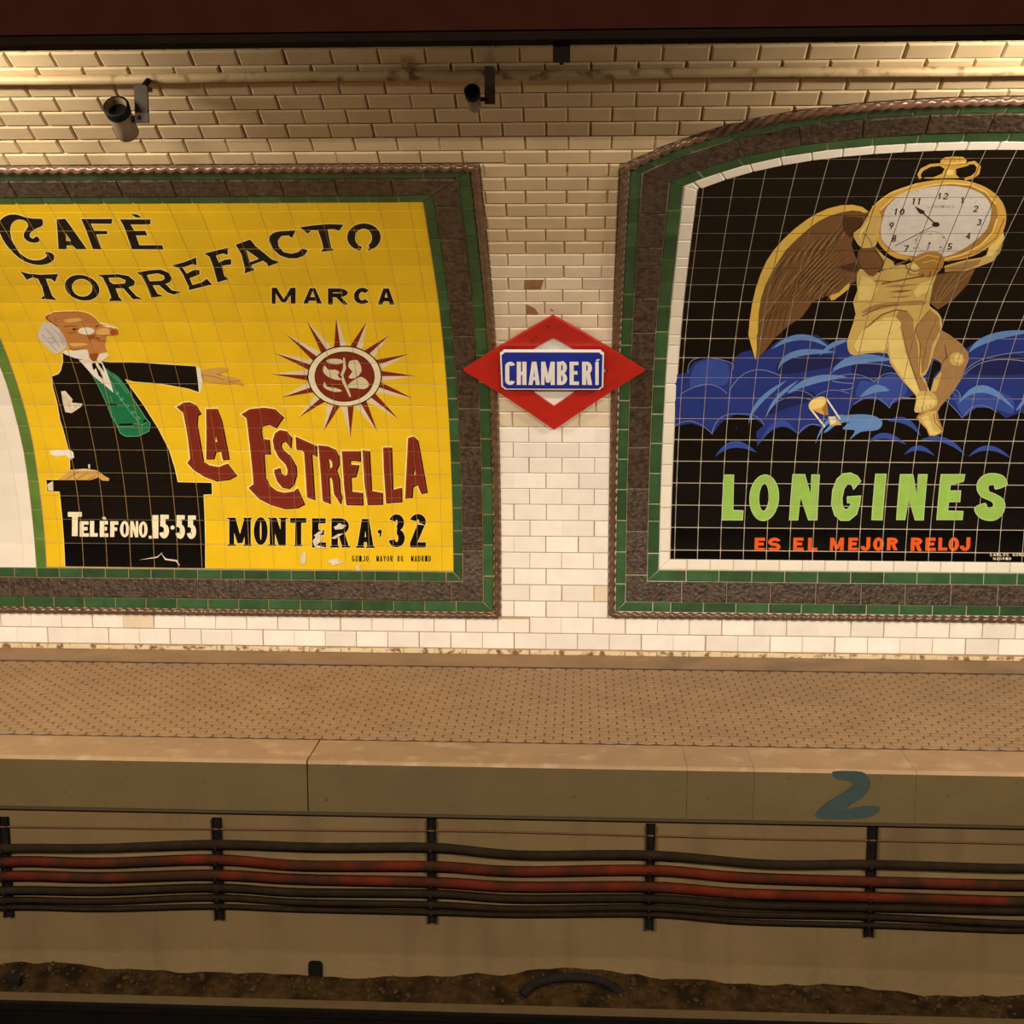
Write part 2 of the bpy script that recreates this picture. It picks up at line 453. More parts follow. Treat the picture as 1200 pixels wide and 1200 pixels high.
# ---- border strips around the murals
def offset_open(path, d):
    """mitred offset of an open polyline towards its left side"""
    out = []
    for i in range(len(path)):
        ns = []
        if i: e = (path[i][0] - path[i - 1][0], path[i][1] - path[i - 1][1]); l = math.hypot(*e); ns.append((-e[1] / l, e[0] / l))
        if i < len(path) - 1: e = (path[i + 1][0] - path[i][0], path[i + 1][1] - path[i][1]); l = math.hypot(*e); ns.append((-e[1] / l, e[0] / l))
        if len(ns) == 1: nx, ny = ns[0]
        else:
            k = 1 + ns[0][0] * ns[1][0] + ns[0][1] * ns[1][1]; nx, ny = (ns[0][0] + ns[1][0]) / k, (ns[0][1] + ns[1][1]) / k
        out.append((path[i][0] + nx * d, path[i][1] + ny * d))
    return out
def lerp_path(pts, t):
    t = max(0, min(len(pts) - 1, t)); i = min(int(t), len(pts) - 2); k = t - i
    return (pts[i][0] + (pts[i + 1][0] - pts[i][0]) * k, pts[i][1] + (pts[i + 1][1] - pts[i][1]) * k)
def plen(pts):
    c = [0.0]
    for i in range(len(pts) - 1): c.append(c[-1] + math.hypot(pts[i + 1][0] - pts[i][0], pts[i + 1][1] - pts[i][1]))
    return c
def border(mural, outline, corners, strips, rope_r=0.014):
    """outline: closed counter-clockwise polyline (interior on its left); corners: vertex indices where the strips are mitred"""
    closed = outline + [outline[0], outline[1]]
    off = {}
    def ring(d):
        if d not in off:
            n = len(outline); ext = [outline[-1]] + outline + [outline[0]]
            off[d] = offset_open(ext, d)[1:-1]
        return off[d]
    n = len(outline)
    sides = [(corners[i], corners[(i + 1) % len(corners)] if i + 1 < len(corners) else corners[0] + n) for i in range(len(corners))]
    for name, d0, d1, L, h, mat, stag in strips:
        ts = TileSet(name, mural)
        A, B = ring(d0), ring(d1)
        for a, b in sides:
            pa = [A[k % n] for k in range(a, b + 1)]; pb = [B[k % n] for k in range(a, b + 1)]
            mid = [((p[0] + q[0]) / 2, (p[1] + q[1]) / 2) for p, q in zip(pa, pb)]
            cum = plen(mid); tot = cum[-1]
            def par(dist):
                for i in range(len(cum) - 1):
                    if dist <= cum[i + 1] + 1e-9: return i + (dist - cum[i]) / (cum[i + 1] - cum[i])
                return len(cum) - 1
            k = max(1, round(tot / L)); g = 0.0022
            cuts = [0.0]
            while cuts[-1] < tot - 1e-6:
                st = L * random.choice([1, 1, 1, 1, 1, 0.97, 1.02, 0.55 if random.random() < 0.25 else 1])
                nx = cuts[-1] + st
                if tot - nx < 0.3 * L: nx = tot
                cuts.append(nx)
            for c0, c1 in zip(cuts, cuts[1:]):
                t0, t1 = par(c0), par(c1)
                e0 = 0.0 if c0 == 0 else g / max(1e-6, c1 - c0) * (t1 - t0); e1 = 0.0 if c1 >= tot - 1e-9 else g / max(1e-6, c1 - c0) * (t1 - t0)
                hw = (d1 - d0) / 2
                def ends(dist, t):
                    i = min(int(t), len(mid) - 2); ex, ey = mid[i + 1][0] - mid[i][0], mid[i + 1][1] - mid[i][1]; l = math.hypot(ex, ey)
                    m = lerp_path(mid, t); return (m[0] + ey / l * hw, m[1] - ex / l * hw), (m[0] - ey / l * hw, m[1] + ex / l * hw)
                qa, qb = (pa[0], pb[0]) if c0 == 0 else ends(c0, t0 + e0)
                qc, qd = (pa[-1], pb[-1]) if c1 >= tot - 1e-9 else ends(c1, t1 - e1)
                q = [qa, qc, qd, qb]
                # long vertical pieces are split so that they follow the curve of the vault
                if abs(area(q)) < 3e-4: continue
                if c0 == 0 or c1 >= tot - 1e-9: q = offset(q, -0.0012)
                ts.add(q, h, 0.003, mat)
        ts.flush()
    # rope moulding, one piece per side
    C = ring(0.015)
    for a, b in sides:
        pc = [C[k % n] for k in range(a, b + 1)]; cum = plen(pc); tot = cum[-1]; m = int(tot / 0.0085)
        pts = []
        for i in range(m + 1):
            dist = tot * i / m
            j = 0
            while j < len(cum) - 2 and dist > cum[j + 1]: j += 1
            x, s_ = lerp_path(pc, j + (dist - cum[j]) / (cum[j + 1] - cum[j])); pts.append(P(x, s_, 0.012))
        mb = MB(); mb.tube(pts, rope_r, 8, twist=(2 * math.pi / 5.2, 0.30)); child(mb.build('rope_moulding', 'rope_glaze', None, True), mural)

def backing(mural, poly, off, mat, name='mortar_bed'):
    """a thin bed that fills the joints, following the vault"""
    mb = MB(); s0 = min(p[1] for p in poly); s1 = max(p[1] for p in poly); n = int((s1 - s0) / 0.04) + 1
    for i in range(n):
        a, b = s0 + (s1 - s0) * i / n, s0 + (s1 - s0) * (i + 1) / n
        c = clip_half(clip_half(poly, (0, -1), -a), (0, 1), b)
        if len(c) > 2: mb.add([P(x, s_, off) for x, s_ in c], [tuple(range(len(c)))])
    child(mb.build(name, mat, None, True), mural)

# ================================================================== left mural: the yellow coffee advertisement
lm = empty('tile_mural', P(-1.9, 0.18), 'yellow tiled coffee advertisement with an old man in black coat and a red sunburst', 'mural')
LMo = [(LM['x0'], LM['s0']), (LM['x1'], LM['s0']), (LM['x1'], LM['s1']), (LM['x0'], LM['s1'])]
border(lm, LMo, [0, 1, 2, 3], [('green_border_tile', 0.033, 0.082, 0.152, 0.011, 'glaze_green', 0), ('bronze_border_tile', 0.085, 0.180, 0.207, 0.015, 'bronze_tile', 0),
                              ('green_edge_tile', 0.183, 0.226, 0.115, 0.011, 'glaze_green', 0)])
backing(lm, LMo, 0.0064, 'grout_yellow')
YG = (-0.667, 0.1171, 0.532, 0.1201)       # joint lattice
fx0, fx1, fs0, fs1 = LM['x0'] + 0.228, LM['x1'] - 0.228, LM['s0'] + 0.228, LM['s1'] - 0.228
# curved green band with the white field to its left
gl = [(0, 427), (7.5, 445), (17, 480), (26, 515), (31.7, 547), (36.7, 588), (41, 630), (43.5, 662)]
gr = [(1, 396), (19, 444), (31.5, 486), (39, 518), (44, 552), (49, 590), (52.5, 622), (55, 663)]
GL = sorted([wall(*p) for p in gl], key=lambda p: p[1]); GR = sorted([wall(*p) for p in gr], key=lambda p: p[1])
def ext(path):      # continue the curve beyond the photo's left edge
    (x1, s1), (x2, s2) = path[-3], path[-1]; k = (x2 - x1) / (s2 - s1); out = list(path)
    for i in range(1, 12):
        k *= 1.12; out.append((out[-1][0] + k * 0.09, out[-1][1] + 0.09))
    return out
GL, GR = ext(GL), ext(GR)
def at_s(path, s_):
    if s_ <= path[0][1]: return path[0][0]
    for a, b in zip(path, path[1:]):
        if s_ <= b[1]: return a[0] + (b[0] - a[0]) * (s_ - a[1]) / (b[1] - a[1])
    return path[-1][0] - (s_ - path[-1][1]) * 9
yt = TileSet('picture_tile', lm)
j = -1
while YG[2] + j * YG[3] < fs1:
    a, b = max(YG[2] + j * YG[3], fs0), min(YG[2] + (j + 1) * YG[3], fs1)
    xa = at_s(GR, a); xb = at_s(GR, b)
    for i in range(0, -26, -1):
        x0, x1 = YG[0] + i * YG[1], YG[0] + (i + 1) * YG[1]
        q = clip_rect([(x0 + 0.0008, a + 0.0008), (x1 - 0.0008, a + 0.0008), (x1 - 0.0008, b - 0.0008), (x0 + 0.0008, b - 0.0008)], fx0, fs0, fx1, fs1)
        if len(q) < 3: continue
        # keep the part right of the green band:  x >= xa + (xb-xa)/(b-a) * (s-a)
        k = (xb - xa) / max(1e-6, b - a)
        q = clip_half(q, (-1, k), -xa - 0.002 + k * a)
        if len(q) > 2: yt.add(q, 0.008, 0.0012, 'glaze_yellow', sc=YG[2] + (j + 0.5) * YG[3])
    j += 1
yt.flush()
wt = TileSet('white_tile', lm); gt = TileSet('green_band_tile', lm)
s_ = fs0
while s_ < 2.0:
    a, b = s_ + 0.001, min(s_ + 0.1445, fs1) - 0.001
    q = [(at_s(GL, a), a), (at_s(GR, a) - 0.002, a), (at_s(GR, b) - 0.002, b), (at_s(GL, b), b)]
    if min(p[0] for p in q) > fx0: gt.add(q, 0.010, 0.0015, 'glaze_olive')
    s_ += 0.1465
for r in range(13):
    a, b = fs0 + r * 0.12 + 0.0003, fs0 + (r + 1) * 0.12 - 0.0003
    x0 = fx0
    while x0 < at_s(GL, a):
        x1 = x0 + 0.2
        q = [(x0 + 0.0003, a), (x1 - 0.0003, a), (x1 - 0.0003, b), (x0 + 0.0003, b)]
        k = (at_s(GL, b) - at_s(GL, a)) / (b - a)
        q = clip_half(q, (1, -k), at_s(GL, a) - 0.002 - k * a)
        if len(q) > 2: wt.add(q, 0.0085, 0.0004, 'glaze_white')
        x0 = x1
wt.flush(); gt.flush()
LG = YG + (0.0011,)

# ---- lettering helpers -------------------------------------------------------------
def Rc(x0, y0, x1, y1): return ([(x0, y0), (x1, y0), (x1, y1), (x0, y1)], [])
def arcs(cx, cy, rx, ry, a0, a1, t, ty=None, n=20):
    ty = t if ty is None else ty
    A = [math.radians(a0 + (a1 - a0) * i / n) for i in range(n + 1)]
    o = [(cx + rx * math.cos(q), cy + ry * math.sin(q)) for q in A]; i_ = [(cx + (rx - t) * math.cos(q), cy + (ry - ty) * math.sin(q)) for q in A]
    if abs(a1 - a0) >= 359.9: return (o[:-1], [i_[:-1]])
    return (o + i_[::-1], [])
def glyph(ch, a, t, serif=0.0):
    """a letter as polygons in a box a wide and 1 high, strokes t thick"""
    th = t * 0.82; m = 0.5; g = []
    sf = []
    if ch == 'A':
        g = [([(0, 0), (t, 0), (a / 2 + t * .22, 1), (a / 2 - t * .55, 1)], []), ([(a, 0), (a - t, 0), (a / 2 - t * .22, 1), (a / 2 + t * .55, 1)], []), Rc(a * .22, .2, a * .78, .2 + th)]; sf = [(t / 2, 0), (a - t / 2, 0)]
    elif ch == 'B': g = [Rc(0, 0, t, 1), arcs(a * .45, .75, a * .53, .25 + th / 4, -90, 90, t, th), arcs(a * .45, .27, a * .55, .27, -90, 90, t, th), Rc(0, 0, a * .46, th), Rc(0, 1 - th, a * .46, 1), Rc(0, m - th / 2 + .02, a * .46, m + th / 2 + .02)]
    elif ch in 'CG':
        g = [arcs(a / 2, 1 - a * .5, a / 2, a / 2, 20, 180, t, th), arcs(a / 2, a * .5, a / 2, a / 2, 180, 340, t, th), Rc(0, a * .5, t, 1 - a * .5)] if a < .95 else [arcs(a / 2, .5, a / 2, .5, 42, 318, t, th, 30)]
        if ch == 'G': g += [Rc(a - t, a * .33, a, .50), Rc(a * .52, .50 - th, a, .50)]
    elif ch in 'E': g = [Rc(0, 0, t, 1), Rc(0, 0, a, th), Rc(0, 1 - th, a * .96, 1), Rc(0, m - th / 2 + .02, a * .85, m + th / 2 + .02)]
    elif ch == 'F': g = [Rc(0, 0, t, 1), Rc(0, 1 - th, a, 1), Rc(0, m - th / 2, a * .85, m + th / 2)]; sf = [(t / 2, 0)]
    elif ch == 'H': g = [Rc(0, 0, t, 1), Rc(a - t, 0, a, 1), Rc(0, m - th / 2, a, m + th / 2)]
    elif ch == 'I': g = [Rc(0, 0, a, 1)]
    elif ch == 'J': g = [Rc(a - t, .3, a, 1), arcs(a / 2, a * .5, a / 2, a / 2, 180, 360, t, th), Rc(a - t, a * .5, a, .4)]
    elif ch == 'L': g = [Rc(0, 0, t, 1), Rc(0, 0, a, th)]
    elif ch == 'M':
        g = [Rc(0, 0, t * .8, 1), Rc(a - t, 0, a, 1), ([(0, 1), (t, 1), (a / 2 + t * .4, .1), (a / 2 - t * .4, .1)], []), ([(a, 1), (a - t, 1), (a / 2 - t * .4, .1), (a / 2 + t * .4, .1)], [])]; sf = [(t * .4, 0), (a - t / 2, 0), (t * .4, 1), (a - t / 2, 1)]
    elif ch == 'N':
        g = [Rc(0, 0, t * .85, 1), Rc(a - t * .85, 0, a, 1), ([(0, 1), (t * 1.1, 1), (a, 0), (a - t * 1.1, 0)], [])]; sf = [(t * .42, 0), (t * .42, 1), (a - t * .42, 1)]
    elif ch in 'O0': g = [arcs(a / 2, .5, a / 2, .5, 0, 360, t, th, 28)]
    elif ch == 'D': g = [Rc(0, 0, t, 1), arcs(a * .4, .5, a * .6, .5, -90, 90, t, th), Rc(0, 0, a * .42, th), Rc(0, 1 - th, a * .42, 1)]
    elif ch in 'PR':
        g = [Rc(0, 0, t, 1), arcs(a * .5, .73, a * .48, .27, -90, 90, t, th), Rc(0, 1 - th, a * .52, 1), Rc(0, .46, a * .52, .46 + th)]
        if ch == 'R': g.append(([(a * .38, .48), (a * .38 + t, .50), (a, 0), (a - t * 1.05, 0)], []))
        sf = [(t / 2, 0), (a - t * .5, 0)]
    elif ch == 'S':
        r = (1 + th) / 4; g = [arcs(a / 2, 1 - r, a / 2, r, 15, 270, t, th), arcs(a / 2, r, a / 2, r, -165, 90, t, th)]
    elif ch == 'T': g = [Rc(a / 2 - t / 2, 0, a / 2 + t / 2, 1), Rc(0, 1 - th, a, 1)]; sf = [(a / 2, 0)]
    elif ch == 'U': g = [Rc(0, a / 2, t, 1), Rc(a - t, a / 2, a, 1), arcs(a / 2, a / 2, a / 2, a / 2, 180, 360, t, th)]
    elif ch == 'Y': g = [Rc(a / 2 - t / 2, 0, a / 2 + t / 2, .5), ([(0, 1), (t, 1), (a / 2 + t / 2, .45), (a / 2 - t / 2, .45)], []), ([(a, 1), (a - t, 1), (a / 2 - t / 2, .45), (a / 2 + t / 2, .45)], [])]
    elif ch == 'Z': g = [Rc(0, 0, a, th), Rc(0, 1 - th, a, 1), ([(0, th), (t, th * .9), (a, 1 - th), (a - t, 1 - th)], [])]
    elif ch == '1': g = [Rc(a / 2 - t / 2, 0, a / 2 + t / 2, 1), ([(0, .78), (a / 2, 1), (a / 2, .8), (0, .68)], [])]
    elif ch == '2':
        g = [arcs(a / 2, 1 - a * .5, a / 2, a / 2, -25, 165, t, th), ([(a * .93, 1 - a * .72), (a * .93 - t * 1.1, 1 - a * .66), (0, th * .9), (t * 1.1, th * .9)], []), Rc(0, 0, a, th)]
    elif ch == '3': g = [arcs(a / 2, .745, a * .46, .255, -85, 160, t, th), arcs(a / 2, .28, a / 2, .28, -165, 88, t, th)]
    elif ch == '4': g = [Rc(a * .6, 0, a * .6 + t, 1), Rc(0, .22, a, .22 + th), ([(0, .25), (t, .25), (a * .6 + t, 1), (a * .6, 1)], [])]
    elif ch == '5': g = [Rc(a * .1, 1 - th, a * .95, 1), Rc(a * .1, .5, a * .1 + t, 1), arcs(a * .48, .31, a * .5, .31, -165, 130, t, th)]
    elif ch == '7': g = [Rc(0, 1 - th, a, 1), ([(a * .2, 0), (a * .2 + t, 0), (a, 1 - th), (a - t, 1 - th)], [])]
    elif ch == '8': g = [arcs(a / 2, .75, a * .44, .25 + th / 4, 0, 360, t, th), arcs(a / 2, .27, a / 2, .27, 0, 360, t, th)]
    elif ch == '9': g = [arcs(a / 2, .68, a / 2, .32, 0, 360, t, th), ([(a - t, .65), (a, .65), (a * .6, 0), (a * .6 - t, 0)], [])]
    elif ch in '.': g = [Rc(0, 0, a, a)]
    elif ch == '-': g = [arcs(a / 2, .5, a / 2, .08, 0, 360, a * .49, .078, 10)]
    if serif:
        for x, y in sf:
            k = t * .5 + serif; y0, y1 = (0, .05) if y == 0 else (.95, 1)
            g.append(([(x - k, y0), (x + k, y0), (x + k * .8, y1), (x - k * .8, y1)], []) if y == 0 else ([(x - k * .8, y0), (x + k * .8, y0), (x + k, y1), (x - k, y1)], []))
    return g
def put(ch, quad, t=0.26, serif=0.0, ink=None):
    """glyph into a pixel quad (top-left, top-right, bottom-right, bottom-left)"""
    tl, tr, br, bl = quad
    w = (math.hypot(tr[0] - tl[0], tr[1] - tl[1]) + math.hypot(br[0] - bl[0], br[1] - bl[1])) / 2
    h = (math.hypot(tl[0] - bl[0], tl[1] - bl[1]) + math.hypot(tr[0] - br[0], tr[1] - br[1])) / 2
    a = w / h
    def M(p):
        u, v_ = p[0] / a, 1 - p[1]
        x = (tl[0] * (1 - u) + tr[0] * u) * (1 - v_) + (bl[0] * (1 - u) + br[0] * u) * v_
        y = (tl[1] * (1 - u) + tr[1] * u) * (1 - v_) + (bl[1] * (1 - u) + br[1] * u) * v_
        return (x, y)
    return [([M(p) for p in o], [[M(p) for p in hl] for hl in hs]) for o, hs in glyph(ch, a, t, serif)]
def bx(x0, y0, x1, y1, sl=0): return ((x0 + sl, y0), (x1 + sl, y0), (x1, y1), (x0, y1))
def grow(polys, d):
    out = []
    for o, hs in polys: out.append((offset(o, d), [offset(h, -d) for h in hs]))
    return out
def disc(cx, cy, rx, ry, n=20, rot=0): 
    c, s_ = math.cos(rot), math.sin(rot)
    return [(cx + rx * math.cos(t) * c - ry * math.sin(t) * s_, cy + rx * math.cos(t) * s_ + ry * math.sin(t) * c) for t in (2 * math.pi * i / n for i in range(n))]
def stroke(pts, w):
    """thick polyline; w may be a list"""
    n = len(pts); L_, R_ = [], []
    for i in range(n):
        a, b = pts[max(i - 1, 0)], pts[min(i + 1, n - 1)]; dx, dy = b[0] - a[0], b[1] - a[1]; l = math.hypot(dx, dy) or 1e-9
        k = (w[i] if isinstance(w, (list, tuple)) else w) / 2
        L_.append((pts[i][0] - dy / l * k, pts[i][1] + dx / l * k)); R_.append((pts[i][0] + dy / l * k, pts[i][1] - dx / l * k))
    return (L_ + R_[::-1], [])
def curve(p0, p1, p2, n=12):
    """quadratic curve passing through p1 at its middle"""
    cx, cy = 2 * p1[0] - (p0[0] + p2[0]) / 2, 2 * p1[1] - (p0[1] + p2[1]) / 2
    return [((1 - t) ** 2 * p0[0] + 2 * t * (1 - t) * cx + t * t * p2[0], (1 - t) ** 2 * p0[1] + 2 * t * (1 - t) * cy + t * t * p2[1]) for t in (i / n for i in range(n + 1))]
def crescent(p0, p1, p2, th):
    c = curve(p0, p1, p2); n = len(c) - 1
    return (c + [(x, y + th * math.sin(math.pi * i / n) ** 0.7) for i, (x, y) in reversed(list(enumerate(c)))][1:-1], [])
def smooth_poly(p, n=3):
    """closed Catmull-Rom through the given points"""
    out = []; m = len(p)
    for i in range(m):
        a, b, c, d = p[i - 1], p[i], p[(i + 1) % m], p[(i + 2) % m]
        for k in range(n):
            t = k / n
            out.append(tuple(0.5 * (2 * b[q] + (c[q] - a[q]) * t + (2 * a[q] - 5 * b[q] + 4 * c[q] - d[q]) * t * t + (3 * b[q] - a[q] - 3 * c[q] + d[q]) * t ** 3) for q in (0, 1)))
    return out
TH = 0.008
def letters(word, items, mat='paint_ink', halo=0.9, halo_mat='paint_halo', h=TH, joined=False):
    """items: one list of polygons per letter; every letter is a part of its own"""
    if joined: items = [[p for it in items for p in it]]
    for it in items:
        ly = [(halo_mat, grow(it, halo))] if halo else []
        ly.append((mat, it))
        o = paint('painted_lettering' if joined else 'painted_letter', lm, LG, ly, h, word)
        if joined: o['kind'] = 'stuff'
one = lambda polys: [[p] for p in polys]

A6 = lambda *p: Z(0, 180, 6, p)
B6 = lambda *p: Z(180, 180, 6, p)
C6 = lambda *p: Z(360, 180, 6, p)
# CAFÈ
cafe = [(smooth_poly(A6((305, 470), (298, 498), (255, 515), (218, 545), (210, 566), (224, 582), (240, 584), (252, 573), (270, 574), (283, 592), (272, 609), (243, 615), (205, 608), (178, 588), (168, 560), (180, 533), (200, 500), (193, 472), (165, 455), (125, 452), (95, 470), (78, 500), (75, 540), (85, 590), (110, 640), (145, 690), (195, 725), (240, 738), (290, 735), (325, 717), (333, 700), (318, 684), (345, 680), (375, 693), (385, 715), (375, 740), (345, 760), (290, 772), (230, 765), (165, 740), (100, 690), (40, 620), (8, 560), (-4, 520), (0, 470), (20, 440), (60, 420), (110, 415), (150, 425), (200, 440), (260, 445), (296, 447)), 2), []),
        (A6((400, 450), (462, 446), (612, 660), (538, 660), (512, 634), (473, 634), (470, 660), (414, 660)), [A6((464, 548), (502, 602), (468, 602))]),
        (A6((572, 447), (793, 447), (786, 482), (640, 480), (665, 528), (752, 530), (758, 554), (678, 556), (718, 660), (655, 660), (605, 520)), []),
        (A6((845, 450), (1060, 450), (1060, 485), (920, 487), (948, 530), (1022, 529), (1040, 562), (958, 564), (982, 632), (1142, 632), (1152, 664), (930, 662), (890, 545), (868, 490)), []),
        (A6((920, 412), (966, 415), (1000, 438), (958, 437)), [])]
letters('black letter of the word CAFÈ', one(cafe[:3]) + [cafe[3:]])
# TORREFACTO
def ring_poly(f_, cx, cy, rx, ry, ix, iy, irx, iry, tilt=0):
    return (f_(*disc(cx, cy, rx, ry, 28, tilt)), [f_(*disc(ix, iy, irx, iry, 24, tilt))])
torre = [(A6((140, 815), (200, 832), (290, 840), (412, 834), (390, 892), (362, 870), (325, 868), (345, 925), (370, 990), (402, 1020), (350, 1015), (288, 1010), (315, 985), (300, 930), (270, 870), (235, 858), (190, 877), (165, 840)), []),
         ring_poly(A6, 580, 932, 124, 88, 580, 932, 72, 62, 0.28),
         (A6((688, 842), (830, 835), (905, 848), (950, 885), (945, 918), (905, 930), (960, 990), (1006, 1013), (935, 1012), (870, 937), (815, 937), (840, 1000), (866, 1026), (765, 1027), (785, 1000), (755, 920), (725, 860)), [A6((765, 862), (840, 860), (885, 878), (880, 902), (800, 906), (775, 890))]),
         (B6((-117, 825), (-20, 808), (50, 803), (105, 825), (130, 860), (118, 892), (85, 905), (130, 950), (197, 962), (145, 981), (100, 966), (35, 912), (-5, 917), (30, 975), (72, 990), (-15, 1003), (-20, 985), (-55, 900), (-85, 845)), [B6((-45, 842), (30, 830), (75, 846), (80, 868), (60, 882), (-25, 886))]),
         (B6((130, 775), (220, 750), (300, 718), (305, 772), (270, 768), (205, 790), (235, 832), (285, 806), (325, 808), (325, 838), (255, 865), (275, 912), (340, 895), (375, 868), (415, 910), (250, 950), (250, 930), (210, 840), (180, 795)), []),
         (B6((358, 690), (450, 668), (525, 648), (522, 702), (490, 690), (440, 705), (460, 755), (500, 735), (547, 730), (547, 768), (480, 778), (500, 850), (532, 870), (450, 895), (445, 870), (420, 780), (395, 715)), []),
         (B6((578, 628), (680, 592), (720, 640), (830, 730), (887, 752), (805, 783), (800, 760), (770, 742), (690, 772), (690, 790), (716, 806), (640, 831), (645, 800), (620, 700)), [B6((652, 664), (742, 728), (678, 752))]),
         (B6((845, 545), (880, 535), (1000, 527), (975, 582), (950, 563), (900, 568), (875, 600), (880, 640), (915, 680), (970, 692), (1020, 680), (1045, 655), (1087, 668), (1060, 705), (1010, 725), (950, 725), (890, 705), (840, 660), (812, 600), (820, 565)), []),
         (C6((-52, 505), (60, 490), (160, 483), (256, 487), (225, 534), (195, 520), (145, 520), (160, 600), (170, 650), (192, 668), (98, 679), (115, 655), (100, 590), (75, 525), (30, 528), (5, 552)), []),
         (C6(*(disc(400, 576, 118, 98, 28)[8:] + disc(400, 576, 118, 98, 28)[:7] + [(440, 640)] + [p for p in disc(397, 580, 60, 64, 24)[4::-1]] + disc(397, 580, 60, 64, 24)[:7:-1] + [(385, 642)])), [])]
letters('black letter of the word TORREFACTO', one(torre))
marca = []
for ch, f_, b in (('M', B6, (832, 932, 1000, 1048)), ('A', B6, (1052, 935, 1186, 1047)), ('R', C6, (147, 937, 290, 1052)), ('C', C6, (330, 933, 448, 1050)), ('A', C6, (497, 937, 615, 1052))):
    marca.append(put(ch, f_(*bx(*b)), 0.30))
letters('black letter of the word MARCA', marca, halo=0.7)
# LA ESTRELLA
L5 = lambda *p: Z(130, 380, 6, p)
L8 = lambda *p: Z(180, 480, 6, p)
L9 = lambda *p: Z(360, 500, 6, p)
est = [(L5((465, 575), (510, 545), (550, 540), (595, 560), (632, 620), (610, 632), (605, 700), (640, 900), (650, 960), (690, 985), (760, 998), (820, 975), (882, 1058), (830, 1085), (740, 1095), (650, 1060), (580, 1015), (540, 970), (560, 940), (545, 800), (510, 610), (490, 598)), []),
       (L5((672, 590), (745, 588), (775, 660), (830, 940), (788, 945), (775, 885), (738, 890), (722, 940), (672, 940)), [L5((735, 760), (750, 820), (728, 822))]),
       (L8((620, 25), (680, -10), (780, -20), (850, -10), (912, 45), (860, 120), (810, 95), (765, 105), (755, 140), (765, 200), (810, 205), (820, 305), (775, 305), (785, 470), (815, 530), (860, 565), (920, 580), (990, 570), (1010, 550), (1060, 660), (1010, 685), (920, 690), (820, 660), (740, 620), (670, 545), (705, 520), (695, 400), (665, 130), (655, 50)), []),
       (L8((970, 190), (965, 265), (925, 215), (900, 225), (895, 250), (910, 280), (960, 320), (1000, 390), (1005, 450), (985, 520), (950, 548), (905, 540), (870, 500), (850, 440), (850, 420), (885, 405), (895, 440), (920, 460), (940, 455), (945, 420), (930, 380), (880, 330), (850, 270), (840, 210), (855, 160), (890, 138), (930, 145)), []),
       (L8((1000, 185), (1145, 250), (1145, 320), (1110, 305), (1130, 627), (1080, 610), (1060, 300), (1040, 275), (1005, 270)), []),
       (L9((80, 125), (140, 130), (195, 155), (220, 200), (222, 260), (205, 300), (225, 360), (230, 450), (241, 490), (235, 542), (190, 470), (180, 380), (170, 350), (150, 350), (160, 535), (110, 515), (95, 300)), [L9((145, 215), (175, 235), (180, 275), (155, 295))]),
       (L9((245, 165), (370, 168), (372, 235), (325, 230), (300, 230), (303, 260), (360, 265), (350, 305), (340, 345), (305, 350), (310, 450), (385, 460), (390, 545), (275, 542), (260, 400)), []),
       (L9((390, 160), (435, 165), (450, 445), (525, 460), (527, 540), (425, 542), (405, 400)), []),
       (L9((535, 140), (590, 140), (600, 440), (660, 425), (662, 522), (555, 530), (540, 300)), []),
       (L9((710, 75), (745, 62), (775, 90), (840, 455), (800, 463), (775, 400), (740, 415), (735, 490), (690, 498), (695, 380)), [L9((755, 265), (765, 330), (742, 335))])]
shift = lambda polys, dx, dy: [([(x + dx, y + dy) for x, y in o], [[(x + dx, y + dy) for x, y in h] for h in hs]) for o, hs in polys]
for it in one(est): paint('painted_letter', lm, LG, [('paint_halo', grow(it, 1.5)), ('paint_oxdark', grow(shift(it, 1.1, 0.7), 0.5)), ('paint_oxblood', it), ('paint_oxlight', grow(it, -0.9)), ('paint_oxblood', grow(it, -1.35))], TH, 'dark red shaded letter of the words LA ESTRELLA')
# MONTERA·32
mon = []
for ch, f_, b in (('M', L8, (534, 756, 686, 956)), ('O', L8, (707, 752, 805, 950)), ('N', L8, (818, 756, 932, 956)), ('T', L8, (962, 758, 1076, 958)), ('E', L9, (36, 640, 136, 848)),
                  ('R', L9, (172, 640, 298, 848)), ('A', L9, (352, 645, 470, 850)), ('3', L9, (572, 612, 688, 846)), ('2', L9, (724, 610, 836, 848))):
    mon.append(put(ch, f_(*bx(*b)), 0.22 if ch not in '32' else 0.2, 0.06))
mon.append([(L9(*disc(512, 735, 15, 15)), []), (L9((524, 735), (522, 765), (508, 775), (514, 748)), [])])
letters('black character of the line MONTERA 32', mon, halo=0.5)
# scuffed tiles under the lettering
paint('glaze_chip', lm, LG, [('chip_plaster', [(L8((1130, 880), (1195, 830), (1190, 860), (1150, 900)), []), (L9((190, 700), (230, 680), (280, 690), (250, 715), (200, 720)), []), (L9((170, 780), (220, 750), (260, 745), (200, 785)), []),
      (L9((40, 800), (90, 740), (110, 790), (70, 830), (150, 850), (60, 850)), []), (L9((140, 940), (200, 920), (260, 950), (190, 975)), []), (L9((340, 985), (370, 965), (380, 1010), (345, 1010)), []), (L8((1035, 1000), (1075, 1005), (1070, 1080), (1040, 1090)), [])]),
      ], TH + 0.004, 'pale chips in the glaze')
small = []
def line_text(txt, x0, y0, x1, y1, f_, t=0.2, gap=0.3):
    n = len(txt); w = (x1 - x0) / (n + (n - 1) * gap * 0.0 + 0.0); out = []
    for i, ch in enumerate(txt):
        if ch == ' ': continue
        k = 0.72 if ch != '.' else 0.2
        out += put(ch, f_(*bx(x0 + i * w, y0, x0 + i * w + w * k, y1)), t)
    return out
